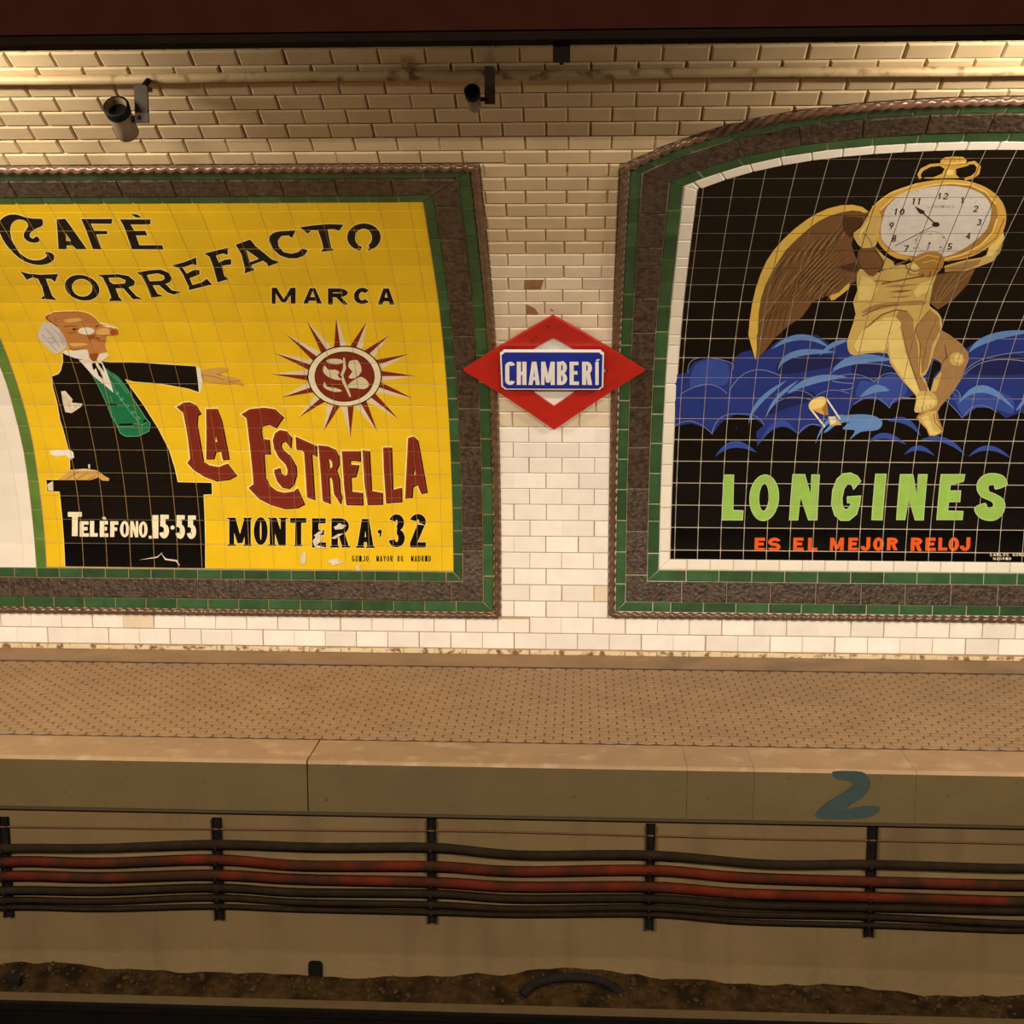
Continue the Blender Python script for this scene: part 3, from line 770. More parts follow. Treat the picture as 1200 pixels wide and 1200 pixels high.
letters('tiny black signature lettering at the lower right corner', [line_text('GUIJO. MAYOR 80. MADRID', 318, 905, 878, 946, L9, 0.15)], halo=0, joined=True)
# the old man
M4 = lambda *p: Z(0, 340, 8, p)
M7 = lambda *p: Z(0, 480, 6, p)
coat = [(74, 412), (74.5, 422), (72, 433), (69, 437), (61.5, 440), (62.5, 452), (67.5, 470), (71, 490), (79, 518), (82, 530), (83, 545), (81, 563), (209, 565), (205, 547), (198, 525), (185, 500), (168, 473), (151.5, 450), (147, 443), (157, 446), (188, 448.5), (220, 454), (234, 458.5), (230, 428), (190, 425.5), (155, 423), (130, 423), (121, 422), (112, 423), (100, 421), (88, 418)]
vest = [(106.5, 436), (113, 446), (122.5, 465), (132.5, 490), (138, 500), (141, 506), (146, 510), (155, 511), (165, 509.5), (175, 505), (177, 495), (172, 489), (160, 471), (150, 453.5), (140, 440), (133, 436), (125, 430)]
face = M4((430, 250), (440, 222), (510, 193), (640, 184), (760, 185), (840, 205), (900, 250), (940, 300), (1000, 310), (1060, 330), (1100, 345), (1112, 380), (1090, 405), (1040, 412), (1000, 415), (1000, 470), (985, 500), (1005, 545), (985, 565), (930, 580), (910, 640), (880, 655), (845, 620), (830, 550), (790, 540), (700, 545), (650, 530), (620, 450), (560, 340), (480, 290))
hair = M4((410, 290), (480, 290), (560, 340), (620, 430), (640, 520), (600, 545), (560, 578), (520, 585), (440, 520), (380, 460), (360, 400), (385, 330))
man = [('paint_halo', grow([(coat, []), (face, [])], 0.8)),
       ('paint_coat', [(coat, [])]),
       ('paint_vest', [(vest, [])]),
       ('paint_shirt', [(M4((740, 640), (880, 795), (1070, 952), (1040, 850), (1000, 740), (960, 660), (890, 655)), []), (L5((603, 293), (632, 300), (646, 390), (634, 468), (622, 472)), []),
                        (M7((350, 285), (400, 278), (490, 273), (520, 295), (525, 332), (500, 347), (470, 315), (400, 325), (360, 310)), [])]),
       ('paint_coat', [(M4((865, 680), (895, 668), (910, 700), (965, 790), (970, 825), (930, 790), (905, 720), (880, 740)), []), (M4((925, 670), (960, 680), (985, 760), (940, 705)), []), (M4((1005, 1058), (1100, 1060), (1098, 1078), (1010, 1072)), []), (L5((60, 692), (158, 690), (156, 706), (62, 708)), []), (L5((0, 550), (45, 555), (44, 567), (0, 564)), []), (L5((230, 668), (252, 655), (258, 675), (236, 686)), [])]),
       ('paint_vest_line', [stroke(M4((1000, 740), (1100, 830), (1200, 960)), .5), stroke(M4((870, 780), (980, 1000), (1060, 1200)), .5), stroke(L5((0, 390), (60, 500), (140, 610), (205, 690)), .6), stroke(L5((20, 640), (70, 760), (110, 782), (200, 780), (272, 745), (280, 690), (248, 655)), .6), stroke(L5((20, 335), (110, 440), (248, 655)), .6),
                            stroke(L5((45, 710), (160, 710)), .5), stroke(L5((165, 690), (225, 700), (255, 685)), .5), stroke(M4((1040, 980), (1060, 1050)), .5), stroke(L5((222, 690), (225, 770)), .5)] +
                           [(L5(*disc(x, y, 12, 10, 10)), [L5(*disc(x, y, 7, 6, 10))]) for x, y in ((48, 478), (80, 520), (118, 568), (160, 612), (198, 652))]),
       ('paint_hair', [(smooth_poly(hair, 2), [])]),
       ('paint_hair_dark', [stroke(M4((430, 340), (500, 420), (560, 520)), .7), stroke(M4((480, 330), (560, 400), (600, 500)), .7), stroke(M4((400, 400), (470, 480), (540, 560)), .7), stroke(M4((450, 440), (500, 430), (520, 470), (480, 490)), .6)]),
       ('paint_shirt', [(M4((600, 555), (700, 553), (790, 540), (830, 553), (842, 620), (882, 657), (820, 645), (700, 622), (610, 585)), []), (M4((908, 642), (940, 590), (1010, 573), (1030, 600), (960, 652)), [])]),
       ('paint_skin', [(smooth_poly(face, 2), [])]),
       ('paint_skin_dark', [(M4((845, 580), (930, 575), (912, 640), (880, 657), (848, 620)), []), (M4((430, 250), (440, 222), (470, 207), (450, 250), (560, 335), (540, 330)), []), stroke(M4((640, 385), (720, 380)), 1.2), stroke(M4((600, 330), (650, 318), (730, 325)), 1.3), (M4((820, 410), (900, 400), (890, 440), (840, 450)), []),
                            stroke(M4((920, 455), (990, 465)), 1.2), stroke(M4((900, 320), (940, 310), (900, 335)), 1.4), stroke(M4((930, 400), (1000, 415)), 1.0), stroke(M4((500, 196), (640, 187), (760, 188)), 1.0), stroke(M4((650, 530), (700, 545), (800, 535)), 1.0), (M4((900, 425), (940, 430), (935, 450), (895, 445)), [])]),
       ('paint_skin_pale', [(smooth_poly(q_, 4), []) for q_ in (M4((940, 345), (1020, 345), (1030, 395), (960, 405), (900, 385)), M4((660, 485), (800, 485), (820, 500), (700, 515)), M4((600, 262), (740, 245), (780, 268), (660, 290)))]),
       ('paint_shirt', [(M4(*disc(815, 366, 78, 34)), []), (M4((960, 315), (1060, 318), (1095, 345), (1000, 330)), [])]),
       ('paint_nose', [(M4(*disc(1075, 378, 38, 28)), [])]),
       ('paint_coat', [(M4(*disc(700, 350, 16, 9)), []), stroke(M4((720, 345), (745, 350)), .8)]),
       ('paint_hand', [(smooth_poly(L5((642, 320), (700, 300), (760, 293), (820, 296), (820, 320), (768, 326), (790, 350), (850, 358), (912, 376), (905, 388), (938, 414), (925, 424), (880, 405), (820, 412), (740, 400), (650, 382)), 2), []), (M7((415, 489), (460, 450), (500, 415), (600, 408), (690, 420), (740, 460), (775, 478), (770, 496), (720, 492), (700, 470), (640, 490)), [])]),
       ('paint_hand_dark', [stroke(L5((650, 345), (720, 355), (800, 380)), .7), stroke(L5((740, 335), (790, 350)), .8), stroke(L5((830, 395), (905, 388)), .6), stroke(M7((470, 485), (540, 440), (560, 430)), .8), stroke(M7((540, 488), (600, 450), (620, 445)), .8), stroke(M7((620, 488), (680, 460)), .8)]),
       ('paint_cream', [(M7((500, 425), (600, 410), (690, 422), (600, 420)), [])]),
       ('chip_plaster', [(M4((580, 935), (620, 930), (690, 1010), (680, 1040), (780, 1050), (770, 1080), (680, 1140), (620, 1130), (600, 1060)), []), (M7((485, 335), (510, 330), (505, 348)), []), (M7((625, 380), (640, 376), (640, 408), (628, 408)), [])])]
paint('painted_figure', lm, LG, man, TH, 'bald old man with glasses, black tailcoat and green waistcoat')
tbl = [('paint_halo', grow([([(55, 561.5), (248.5, 565), (249, 578.5), (239, 579), (241, 665.5), (77, 663.5), (70.5, 575.5), (56, 575)], [])], 0.7)), ('paint_coat', [([(55, 561.5), (248.5, 565), (249, 578.5), (239, 579), (241, 665.5), (77, 663.5), (70.5, 575.5), (56, 575)], [])]),
       ('chip_plaster', [(M7((335, 522), (378, 497), (380, 568), (342, 565)), []), (M7((1150, 1000), (1110, 1030), (980, 1055), (1110, 1040)), []), (L8((50, 1000), (90, 1045), (170, 1055), (190, 1100), (160, 1065), (85, 1055)), [])])]
paint('painted_counter', lm, LG, tbl, TH, 'black painted counter with white telephone number')
tel = []
for ch, b, t in (('T', (482, 716, 580, 886), .24), ('E', (565, 782, 630, 890), .27), ('L', (637, 780, 692, 890), .27), ('E', (706, 780, 766, 892), .27), ('F', (779, 782, 836, 892), .27), ('O', (848, 780, 914, 894), .2),
                 ('N', (920, 782, 976, 894), .18), ('O', (980, 784, 1042, 896), .2), ('.', (1050, 884, 1070, 904), .2), ('1', (1070, 738, 1122, 902), .26), ('5', (1124, 735, 1194, 902), .22), ('5', (1238, 738, 1306, 905), .22), ('5', (1318, 740, 1384, 906), .22)):
    tel.append(put(ch, M7(*bx(*b)), t))
tel[3].append((M7((722, 752), (744, 750), (752, 768), (730, 768)), [])); tel.append([(M7(*disc(1217, 826, 15, 15, 12)), [])])
letters('white character of the line TELÈFONO 15-55', tel, 'paint_letter_white', 0, h=TH + 0.001)
# the sunburst
U6 = lambda *p: Z(310, 360, 6, p)
tips = [(505, 66), (720, 92), (880, 190), (1022, 320), (1062, 475), (1050, 637), (945, 785), (795, 872), (605, 910), (415, 870), (245, 767), (120, 627), (48, 462), (65, 310), (150, 180), (298, 90)]
cx, cy, rx, ry = 565, 478, 250, 208
dark, light = [], []
for k, (tx, ty) in enumerate(tips):
    an = math.atan2((ty - cy) / ry, (tx - cx) / rx); w = math.pi / 16 * 0.95
    e = lambda q: (cx + rx * math.cos(q), cy + ry * math.sin(q))
    dark.append((U6((tx, ty), e(an), e(an - w)), [])); light.append((U6((tx, ty), e(an + w), e(an)), []))
leafs = [U6((435, 365), (480, 352), (540, 358), (555, 380), (520, 392), (460, 388)), U6((600, 370), (650, 362), (670, 385), (685, 440), (640, 490), (590, 485), (620, 445), (590, 410)), U6((425, 400), (450, 430), (500, 430), (530, 450), (515, 470), (545, 500), (500, 500), (440, 475), (412, 435)),
         U6((590, 540), (620, 510), (680, 480), (725, 510), (735, 545), (700, 568), (640, 560), (595, 560)), U6((425, 515), (440, 550), (500, 560), (550, 580), (500, 588), (440, 570), (415, 545))]
sun = [('paint_pale', light), ('paint_oxblood', dark), ('paint_ink', [(U6(*disc(cx, cy, 262, 216, 40)), [])]), ('paint_cream', [(U6(*disc(cx, cy, 254, 208, 40)), [])]), ('paint_ink', [(U6(*disc(cx, 480, 211, 178, 40)), [])]), ('paint_oxblood', [(U6(*disc(cx, 480, 205, 172, 40)), [])]),
       ('paint_plant', [(smooth_poly(l, 2), []) for l in leafs] + [stroke(U6((560, 345), (565, 420), (545, 470), (560, 520), (585, 570), (605, 622)), [2, 3.5, 3.5, 3.5, 3, 2])]), ('paint_oxblood', [(U6((520, 480), (545, 495), (545, 470)), []), stroke(U6((590, 380), (580, 440)), 1.4)])]
paint('painted_sunburst', lm, LG, sun, TH, 'round dark red emblem with cream leaves and sixteen pointed rays')

# ================================================================== right mural: the black watch advertisement
rm = empty('tile_mural', P(1.43, 0.19), 'black arched tile advertisement with a winged figure carrying a pocket watch', 'mural')
NA = 28
archpts = [(RM['x1'] + (RM['x0'] - RM['x1']) * i / NA, arch(RM['x1'] + (RM['x0'] - RM['x1']) * i / NA)) for i in range(NA + 1)]
RMo = [(RM['x0'], RM['s0']), (RM['x1'], RM['s0'])] + archpts
border(rm, RMo, [0, 1, 2, 2 + NA], [('green_border_tile', 0.034, 0.079, 0.155, 0.011, 'glaze_green', 0), ('bronze_border_tile', 0.082, 0.181, 0.213, 0.015, 'bronze_tile', 0),
                                     ('green_edge_tile', 0.184, 0.236, 0.155, 0.011, 'glaze_green', 0), ('white_edge_tile', 0.239, 0.288, 0.1083, 0.009, 'glaze_white', 0)])
backing(rm, RMo, 0.0068, 'grout_pale')
RG = (0.446, 0.1083, 0.525, 0.11118)
bt = TileSet('picture_tile', rm)
D = 0.291
for j in range(-1, 22):
    a, b = RG[2] + j * RG[3] + 0.0012, RG[2] + (j + 1) * RG[3] - 0.0012
    for i in range(-1, 22):
        x0, x1 = RG[0] + i * RG[1] + 0.0012, RG[0] + (i + 1) * RG[1] - 0.0012
        q = clip_rect([(x0, a), (x1, a), (x1, b), (x0, b)], RM['x0'] + D, RM['s0'] + D, RM['x1'] - D, 9)
        if len(q) < 3: continue
        X = (x0 + x1) / 2; d = arch_d(X); nl = math.hypot(d, 1)
        q = clip_half(q, (-d, 1), -d * X + arch(X) - D * nl * 0.985)
        if len(q) > 2: bt.add(q, 0.008, 0.0012, 'glaze_black', sc=RG[2] + (j + 0.5) * RG[3])
bt.flush()
RGR = RG + (0.0013,)
R7 = lambda *p: Z(780, 530, 5.4545, p)
R8 = lambda *p: Z(980, 530, 5.4545, p)
def lettersR(label, items, mat, edge=None, d=0.9, joined=False):
    if joined: items = [[p for it in items for p in it]]
    for it in items:
        o = paint('painted_lettering' if joined else 'painted_letter', rm, RGR, [(edge, it), (mat, grow(it, -d))] if edge else [(mat, it)], TH, label)
        if joined: o['kind'] = 'stuff'
lon = [(R7((370, 138), (437, 138), (432, 365), (497, 368), (493, 432), (357, 432)), [])]
lon += [(R7(*[(x - (y - 287) * 0.04, y) for x, y in disc(629, 287, 95, 150, 30)]), [R7(*[(x - (y - 287) * 0.04, y) for x, y in disc(627, 285, 30, 86, 24)])])]
lon += [(R7((810, 135), (890, 135), (925, 260), (930, 137), (985, 137), (968, 432), (910, 432), (862, 290), (845, 432), (787, 432)), [])]
lon += [(R8((158, 180), (108, 238), (95, 206), (72, 202), (50, 230), (38, 290), (41, 345), (60, 362), (82, 348), (90, 322), (66, 322), (66, 278), (158, 272), (150, 330), (130, 395), (80, 435), (25, 435), (-15, 400), (-35, 330), (-28, 240), (0, 165), (40, 130), (90, 125), (135, 145)), [])]
lon += [(R8((247, 133), (320, 133), (294, 432), (222, 430)), []), (R8((405, 135), (490, 135), (512, 262), (520, 135), (582, 135), (557, 432), (500, 432), (462, 300), (438, 430), (380, 430)), []),
        (R8((665, 135), (822, 135), (814, 183), (730, 205), (724, 240), (795, 240), (790, 315), (718, 315), (712, 370), (810, 372), (805, 430), (637, 430)), []),
        (smooth_poly(R8((1090, 185), (1085, 210), (1015, 235), (1005, 205), (990, 200), (972, 215), (975, 245), (1010, 260), (1060, 290), (1078, 335), (1060, 395), (1010, 432), (950, 432), (900, 405), (880, 350), (950, 320), (965, 355), (990, 350), (1000, 330), (985, 310), (930, 285), (900, 250), (895, 200), (920, 155), (970, 130), (1030, 132), (1070, 150)), 3), [])]
lettersR('large light green letter of the word LONGINES', one(lon), 'paint_lime', 'paint_lime_edge', 0.8)
slog = []
for ch, f_, b in (('E', R7, (566, 543, 634, 628)), ('S', R7, (652, 543, 732, 630)), ('E', R7, (813, 543, 880, 626)), ('L', R7, (907, 543, 968, 628)), ('M', R7, (1048, 543, 1136, 626)), ('E', R8, (73, 543, 136, 626)), ('J', R8, (152, 541, 214, 628)),
                  ('O', R8, (232, 541, 300, 628)), ('R', R8, (320, 543, 390, 624)), ('R', R8, (472, 543, 546, 630)), ('E', R8, (566, 543, 632, 628)), ('L', R8, (648, 543, 706, 626)), ('O', R8, (713, 541, 780, 630)), ('J', R8, (786, 541, 852, 628))):
    slog.append(put(ch, f_(*bx(*b, 3)), 0.29))
lettersR('orange letter of the line ES EL MEJOR RELOJ', slog, 'paint_orange')
sig = [line_text('CARLOS GONZALEZ', 980, 642, 1290, 662, R8, 0.2), line_text('MADRID', 1000, 670, 1120, 686, R8, 0.2)]
lettersR('tiny pale signature lettering at the lower right', sig, 'paint_cream', joined=True)
# clouds
K5 = lambda *p: Z(780, 370, 6, p)
K4 = lambda *p: Z(970, 330, 6, p)
K6 = lambda *p: Z(1000, 370, 6, p)
mass = [(791, 438), (805, 435), (813, 423), (830, 418), (847, 420), (858, 425), (860, 418), (870, 411), (880, 409), (885, 420), (900, 408), (907, 401), (920, 393), (938, 390), (957, 391), (972, 402), (985, 396), (1000, 398), (1040, 408), (1110, 420), (1135, 405), (1150, 394), (1165, 388), (1185, 385), (1200, 386), (1215, 388),
        (1215, 492), (1196, 482), (1178, 489), (1165, 478), (1150, 475), (1138, 478), (1128, 489), (1115, 474), (1108, 465), (1085, 456), (1062, 465), (1052, 466), (1042, 477), (1030, 468), (1015, 466), (1000, 473), (993, 484), (975, 495), (960, 499), (950, 497), (935, 508), (925, 497), (912, 500), (900, 503), (887, 522), (886, 505), (895, 497), (880, 487), (863, 484), (848, 492), (840, 500), (835, 508), (825, 500), (810, 495), (791, 499)]
dkb = [(K5((790, 330), (990, 270), (1200, 280), (1200, 340), (1000, 380), (800, 400)), []), (K5((880, 540), (1000, 520), (1060, 560), (1000, 600), (860, 640), (720, 690), (760, 600)), []), (K6((0, 330), (130, 320), (300, 380), (150, 430), (0, 400)), []), (K6((830, 330), (1000, 270), (1200, 280), (1200, 400), (800, 400)), [])]
crs = [crescent(*K5((345, 985), (480, 875), (640, 955)), 8), crescent(*K5((640, 915), (790, 730), (930, 830)), 8), crescent((877, 498), (888, 468), (922, 444), 8), crescent((897, 488), (910, 463), (936, 444), 6), crescent((922, 460), (952, 440), (992, 440), 9), crescent((911, 434), (930, 410), (980, 411), 8), crescent((903, 408), (938, 390), (972, 406), 7),
       crescent((1134, 412), (1160, 390), (1212, 386), 9), crescent((1122, 472), (1152, 450), (1188, 478), 9), crescent((1007, 464), (1025, 450), (1042, 456), 9), crescent((975, 432), (1004, 414), (1045, 420), 11), crescent((960, 415), (975, 400), (995, 397), 6), crescent((955, 520), (968, 492), (990, 485), 6), crescent((1190, 480), (1200, 466), (1214, 460), 6)]
wave = [(smooth_poly(K4((-30, 1050), (60, 960), (140, 930), (300, 930), (380, 975), (350, 1035), (230, 1050), (150, 1105), (190, 1040), (100, 1030), (150, 980), (60, 1000), (0, 1045)), 3), [])]
crs2 = [crescent((1016, 519), (1036, 506), (1062, 520), 7), crescent((1059, 532), (1076, 521), (1095, 533), 6), crescent((1040, 492), (1062, 489), (1079, 510), 8), crescent((1078, 514), (1108, 512), (1131, 533), 7), crescent((1134, 534), (1158, 521), (1184, 536), 6), crescent((862, 505), (863, 500), (864, 505), 1)]
lns = [stroke(curve((797, 461), (828, 449), (852, 460)), .7), stroke(curve((855, 456), (880, 433), (914, 439)), .8), stroke(curve((897, 488), (918, 466), (952, 468)), .7), stroke(curve((908, 462), (935, 456), (955, 466)), .6), stroke(curve((953, 466), (972, 456), (995, 460)), .6), stroke(curve((834, 507), (845, 488), (866, 484)), .7), stroke(curve((866, 484), (884, 486), (895, 497)), .7), stroke(curve((935, 508), (947, 497), (962, 498)), .7),
       stroke(curve((971, 438), (1000, 425), (1046, 428)), .8), stroke(curve((970, 443), (1000, 437), (1024, 446)), .7), stroke(curve((1024, 446), (1040, 436), (1056, 440)), .7), stroke(curve((1127, 443), (1150, 420), (1212, 410)), .8), stroke(curve((1130, 438), (1160, 421), (1212, 424)), .8), stroke(curve((1118, 455), (1124, 460), (1124, 468)), .7), stroke(curve((806, 436), (815, 419), (848, 421)), .7), stroke(curve((848, 421), (858, 425), (858, 432)), .6),
       stroke(curve((1108, 468), (1120, 480), (1127, 489)), .6), stroke(curve((1127, 489), (1145, 474), (1168, 482)), .6), stroke(curve((791, 498), (812, 493), (835, 508)), .6), stroke(curve((1000, 473), (1022, 464), (1042, 477)), .6), stroke(curve((1042, 477), (1050, 466), (1066, 465)), .6), stroke(curve((975, 445), (985, 447), (1000, 448)), .8), stroke(curve((985, 455), (993, 455), (1000, 452)), .8)]
hour = [('paint_shirt', [stroke(K5((1012, 640), (1118, 775)), 2.2), stroke(K5((1132, 580), (1225, 720)), 2.0)]), ('paint_gold', [(K5((1005, 640), (1130, 600), (1145, 690), (1110, 690), (1040, 660)), []), (K5((1150, 700), (1190, 700), (1235, 760), (1150, 765)), [])]), ('paint_gold_dark', [(K5((1095, 650), (1130, 600), (1145, 690), (1120, 692)), [])]), ('paint_gold_light', [(K5(*disc(1066, 605, 68, 38, 20, -0.45)), [])]), ('paint_cream', [(K5((1140, 700), (1185, 700), (1200, 740), (1160, 760)), [])])]
paint('painted_clouds', rm, RGR, [('paint_navy', [(mass, [])]), ('paint_navy_dark', [(smooth_poly(p_, 3), []) for p_, _h in dkb]), ('paint_blue', crs2 + crs[:2] + [(smooth_poly(p_, 3), []) for p_ in (K6((690, 520), (760, 560), (900, 500), (1100, 560), (1120, 680), (1000, 650), (860, 640), (770, 700)), K4((230, 690), (320, 700), (460, 640), (560, 760), (430, 860), (330, 810), (200, 800)), K5((210, 340), (330, 300), (440, 340), (430, 470), (300, 480), (170, 490)))]), ('paint_sky', crs[2:] + wave), ('paint_sky_line', lns)], TH, 'dark and light blue scalloped clouds')
paint('painted_hourglass', rm, RGR, hour, TH + 0.0014, 'small tilted golden hourglass')
# winged figure
W2 = lambda *p: Z(860, 220, 7.0588, p)
W3 = lambda *p: Z(1000, 170, 6, p)
rim_o = W2((1112, 182), (1060, 142), (980, 125), (880, 130), (780, 155), (690, 195), (600, 250), (500, 325), (410, 410), (330, 500), (270, 590), (220, 700), (180, 820), (150, 950), (130, 1080), (120, 1200)) + K5((578, 60), (582, 130), (605, 215), (632, 306))
wing_lo = K5((665, 278), (705, 228), (765, 150), (850, 70), (960, 0)) + W2((450, 1130), (560, 1060), (610, 990), (650, 930), (770, 880), (800, 920), (830, 915), (940, 830), (960, 780), (1000, 770), (1050, 640), (1000, 550), (970, 450), (1010, 350), (1110, 250))
rim_i = W2((1080, 195), (1040, 178), (980, 172), (880, 190), (780, 222), (690, 268), (620, 320), (520, 410), (430, 500), (370, 590), (310, 690), (260, 790), (225, 900), (205, 1020), (196, 1200)) + K5((640, 120), (640, 220))
feath, feath_l = [], []
for k in range(11):
    t = k / 10; a = (880 + 60 * t, 330 + 380 * t); b = (230 + 560 * t, 1120 - 240 * t - 40 * math.sin(3 * t))
    feath.append(stroke(W2(a, ((a[0] + b[0]) / 2 - 30 + 20 * t, (a[1] + b[1]) / 2 + 10), b), [.5, 1.3, .6]))
    a2 = (a[0] - 30, a[1] + 30); b2 = (b[0] - 26, b[1] - 6)
    feath_l.append(stroke(W2(a2, ((a2[0] + b2[0]) / 2 - 34 + 20 * t, (a2[1] + b2[1]) / 2), b2), [.4, 1.2, .5]))
for k in range(16):
    t = k / 15; a = (1000 - 620 * t, 250 + 330 * t); ln = 190 + 60 * math.sin(7 * t)
    (feath if k % 2 else feath_l).append(stroke(W2(a, (a[0] - ln * .45, a[1] + ln * .55), (a[0] - ln * .75, a[1] + ln * 1.15)), [.4, 1.5, .3]))
for k in range(12):
    t = k / 11; a = (420 + 480 * t, 640 + 90 * t)
    (feath_l if k % 2 else feath).append(stroke(W2(a, (a[0] - 70, a[1] + 110), (a[0] - 130, a[1] + 250 - 60 * t)), [.3, 1.1, .4]))
feath.append(stroke(rim_i[:-1], .9))
for k in range(4): feath.append(stroke(W2((330 + 40 * k, 950), (280 + 45 * k, 1100), (230 + 50 * k, 1260)), [.5, 1.0, .4]))
rw = W3((575, 900), (700, 880), (862, 848), (800, 970), (700, 1080), (592, 1147), (535, 1100), (560, 980))
rwl = [stroke(W3((840 - 60 * k, 870 + 10 * k), (700 - 40 * k, 990 + 15 * k), (600 - 10 * k, 1100)), .8) for k in range(4)]
body = [(1008.3, 313.3), (1004, 326.7), (1005, 338), (1000, 353), (1003, 366), (996.7, 386.7), (993, 400), (995, 410), (1000, 414), (1016.7, 411.7), (1040, 411.7), (1043, 423), (1056.7, 443), (1070, 458), (1074, 465), (1071.7, 476.7), (1073, 481.7), (1085, 480), (1096.7, 473), (1096, 463), (1088, 456.7), (1085, 446.7), (1079, 437), (1083, 438), (1090, 423), (1093, 408), (1101.7, 386.7), (1102.5, 371.7), (1096.7, 363), (1089, 357.5), (1089, 350), (1093, 330), (1096.7, 315), (1080, 312), (1050, 308), (1030, 318)]
leg2 = K4((795, 330), (850, 360), (940, 430), (985, 490), (990, 540), (960, 610), (930, 690), (870, 780), (790, 870), (770, 910), (780, 960), (812, 1040), (800, 1062), (750, 1080), (710, 1080), (690, 1030), (640, 980), (620, 950), (640, 920), (700, 900), (730, 880), (765, 830), (720, 770), (740, 680), (790, 620), (800, 570), (770, 545), (730, 530), (735, 420))
ang = [('paint_wing', [(rim_o + wing_lo, []), (rw, [])]), ('paint_wing_light', feath_l + rwl), ('paint_wing_dark', feath + [(W2((860, 640), (1000, 600), (1040, 650), (1000, 690), (900, 660)), []), (W2((900, 220), (1060, 230), (1080, 300), (960, 400), (900, 330)), [])]),
       ('paint_wing_rim', [(rim_o + rim_i[::-1], []), (W2((790, 880), (870, 850), (950, 770), (955, 800), (940, 830), (830, 915), (800, 920)), [])]),
       ('paint_body_shade', [(leg2, [])]),
       ('paint_body_light', [(smooth_poly(offset(body, 0.5), 2), [])]),
       ('paint_body', [(smooth_poly(body, 2), []), (K4((700, 905), (760, 900), (760, 960), (805, 1045), (750, 1075), (715, 1075), (690, 1020), (640, 970), (630, 945)), []), (K4(*disc(905, 535, 52, 48)), []), (K4((720, 770), (745, 680), (790, 620), (800, 640), (760, 760)), []), (W3((640, 835), (780, 795), (900, 775), (945, 752), (955, 690), (1050, 575), (1062, 640), (1030, 740), (980, 802), (880, 842), (780, 872), (640, 872)), [])]),
       ('paint_body_shade', [(K4((500, 190), (560, 200), (600, 250), (605, 340), (630, 430), (640, 640), (690, 720), (700, 760), (650, 760), (600, 640), (560, 500), (520, 330), (470, 250)), []), (K4((610, 320), (715, 180), (780, 240), (790, 330), (735, 430), (700, 600), (660, 640), (640, 420)), []), (W3((640, 850), (780, 810), (900, 790), (870, 830), (760, 870), (640, 880)), []), stroke(W3((215, 985), (330, 978), (450, 965)), [.5, 3.0, .5]), stroke(W3((250, 1020), (335, 1015), (420, 1005)), [.5, 3.5, .5]), stroke(W3((260, 1055), (340, 1055), (410, 1045)), [.5, 2.5, .5]), (smooth_poly(W3((60, 1170), (150, 1110), (330, 1090), (480, 1080), (500, 1110), (300, 1120)), 3), [])]),
       ('paint_body_dark', [stroke(K4((205, 400), (250, 330), (380, 220), (480, 185), (560, 195)), [.6, 1.4, 1.6, 1.4, .8]), stroke(K4((415, 490), (410, 400), (470, 250)), [1, 1.2, .5]), stroke(K4((520, 330), (560, 500), (620, 680), (650, 760)), [.8, 1.2, 1.2, .6]), stroke(K4((640, 640), (650, 430), (610, 330)), .8), stroke(K4((610, 320), (700, 200)), .7), stroke(K4((690, 420), (760, 260)), .7), stroke(K4((660, 620), (690, 440)), .7),
                             (smooth_poly(W3((40, 722), (110, 690), (160, 700), (215, 770), (215, 822), (150, 902), (110, 902), (70, 862), (30, 790)), 3), []), stroke(W3((200, 960), (360, 930), (520, 900)), 1.6), stroke(W3((150, 940), (280, 945)), 1.0), stroke(W3((60, 1190), (200, 1120), (320, 1110)), 1.2), stroke(K4((745, 920), (750, 980), (800, 1040)), .9), stroke(K4((820, 430), (835, 520), (800, 560)), [.6, 2.0, .6]), stroke(W3((285, 1010), (340, 1016), (395, 1008)), [.4, 1.5, .4])]),
       ('paint_night', [(K4((735, 545), (790, 560), (790, 605), (750, 640), (715, 760), (690, 700), (720, 600)), [])]),
       ('paint_body_light', [(K4((180, 440), (240, 330), (400, 240), (480, 240), (515, 280), (500, 340), (430, 350), (410, 470), (200, 480)), []), (K4((420, 360), (510, 330), (540, 480), (600, 640), (640, 770), (620, 790), (530, 680), (440, 540)), []), (K4((620, 800), (700, 790), (750, 820), (755, 850), (690, 890), (620, 905)), []), (K4(*disc(915, 530, 30, 32)), []), (K4((650, 950), (700, 930), (740, 1040), (790, 1052), (750, 1070), (715, 1070), (690, 1010)), []),
                              (W3((60, 900), (130, 930), (170, 1000), (120, 1080), (30, 1080), (30, 1010)), []), (W3((560, 930), (540, 1000), (440, 1060), (420, 1020), (470, 960)), []), (W3((955, 690), (1050, 600), (1055, 640), (980, 760), (930, 770)), [])]),
       ('paint_body_dark', [stroke(K4((630, 870), (635, 905)), .5), stroke(K4((655, 870), (660, 900)), .5), stroke(K4((685, 860), (690, 890)), .5), stroke(K4((715, 850), (720, 875)), .5)])]
paint('painted_figure', rm, RGR, ang, TH, 'winged draped figure in golden and brown tones')
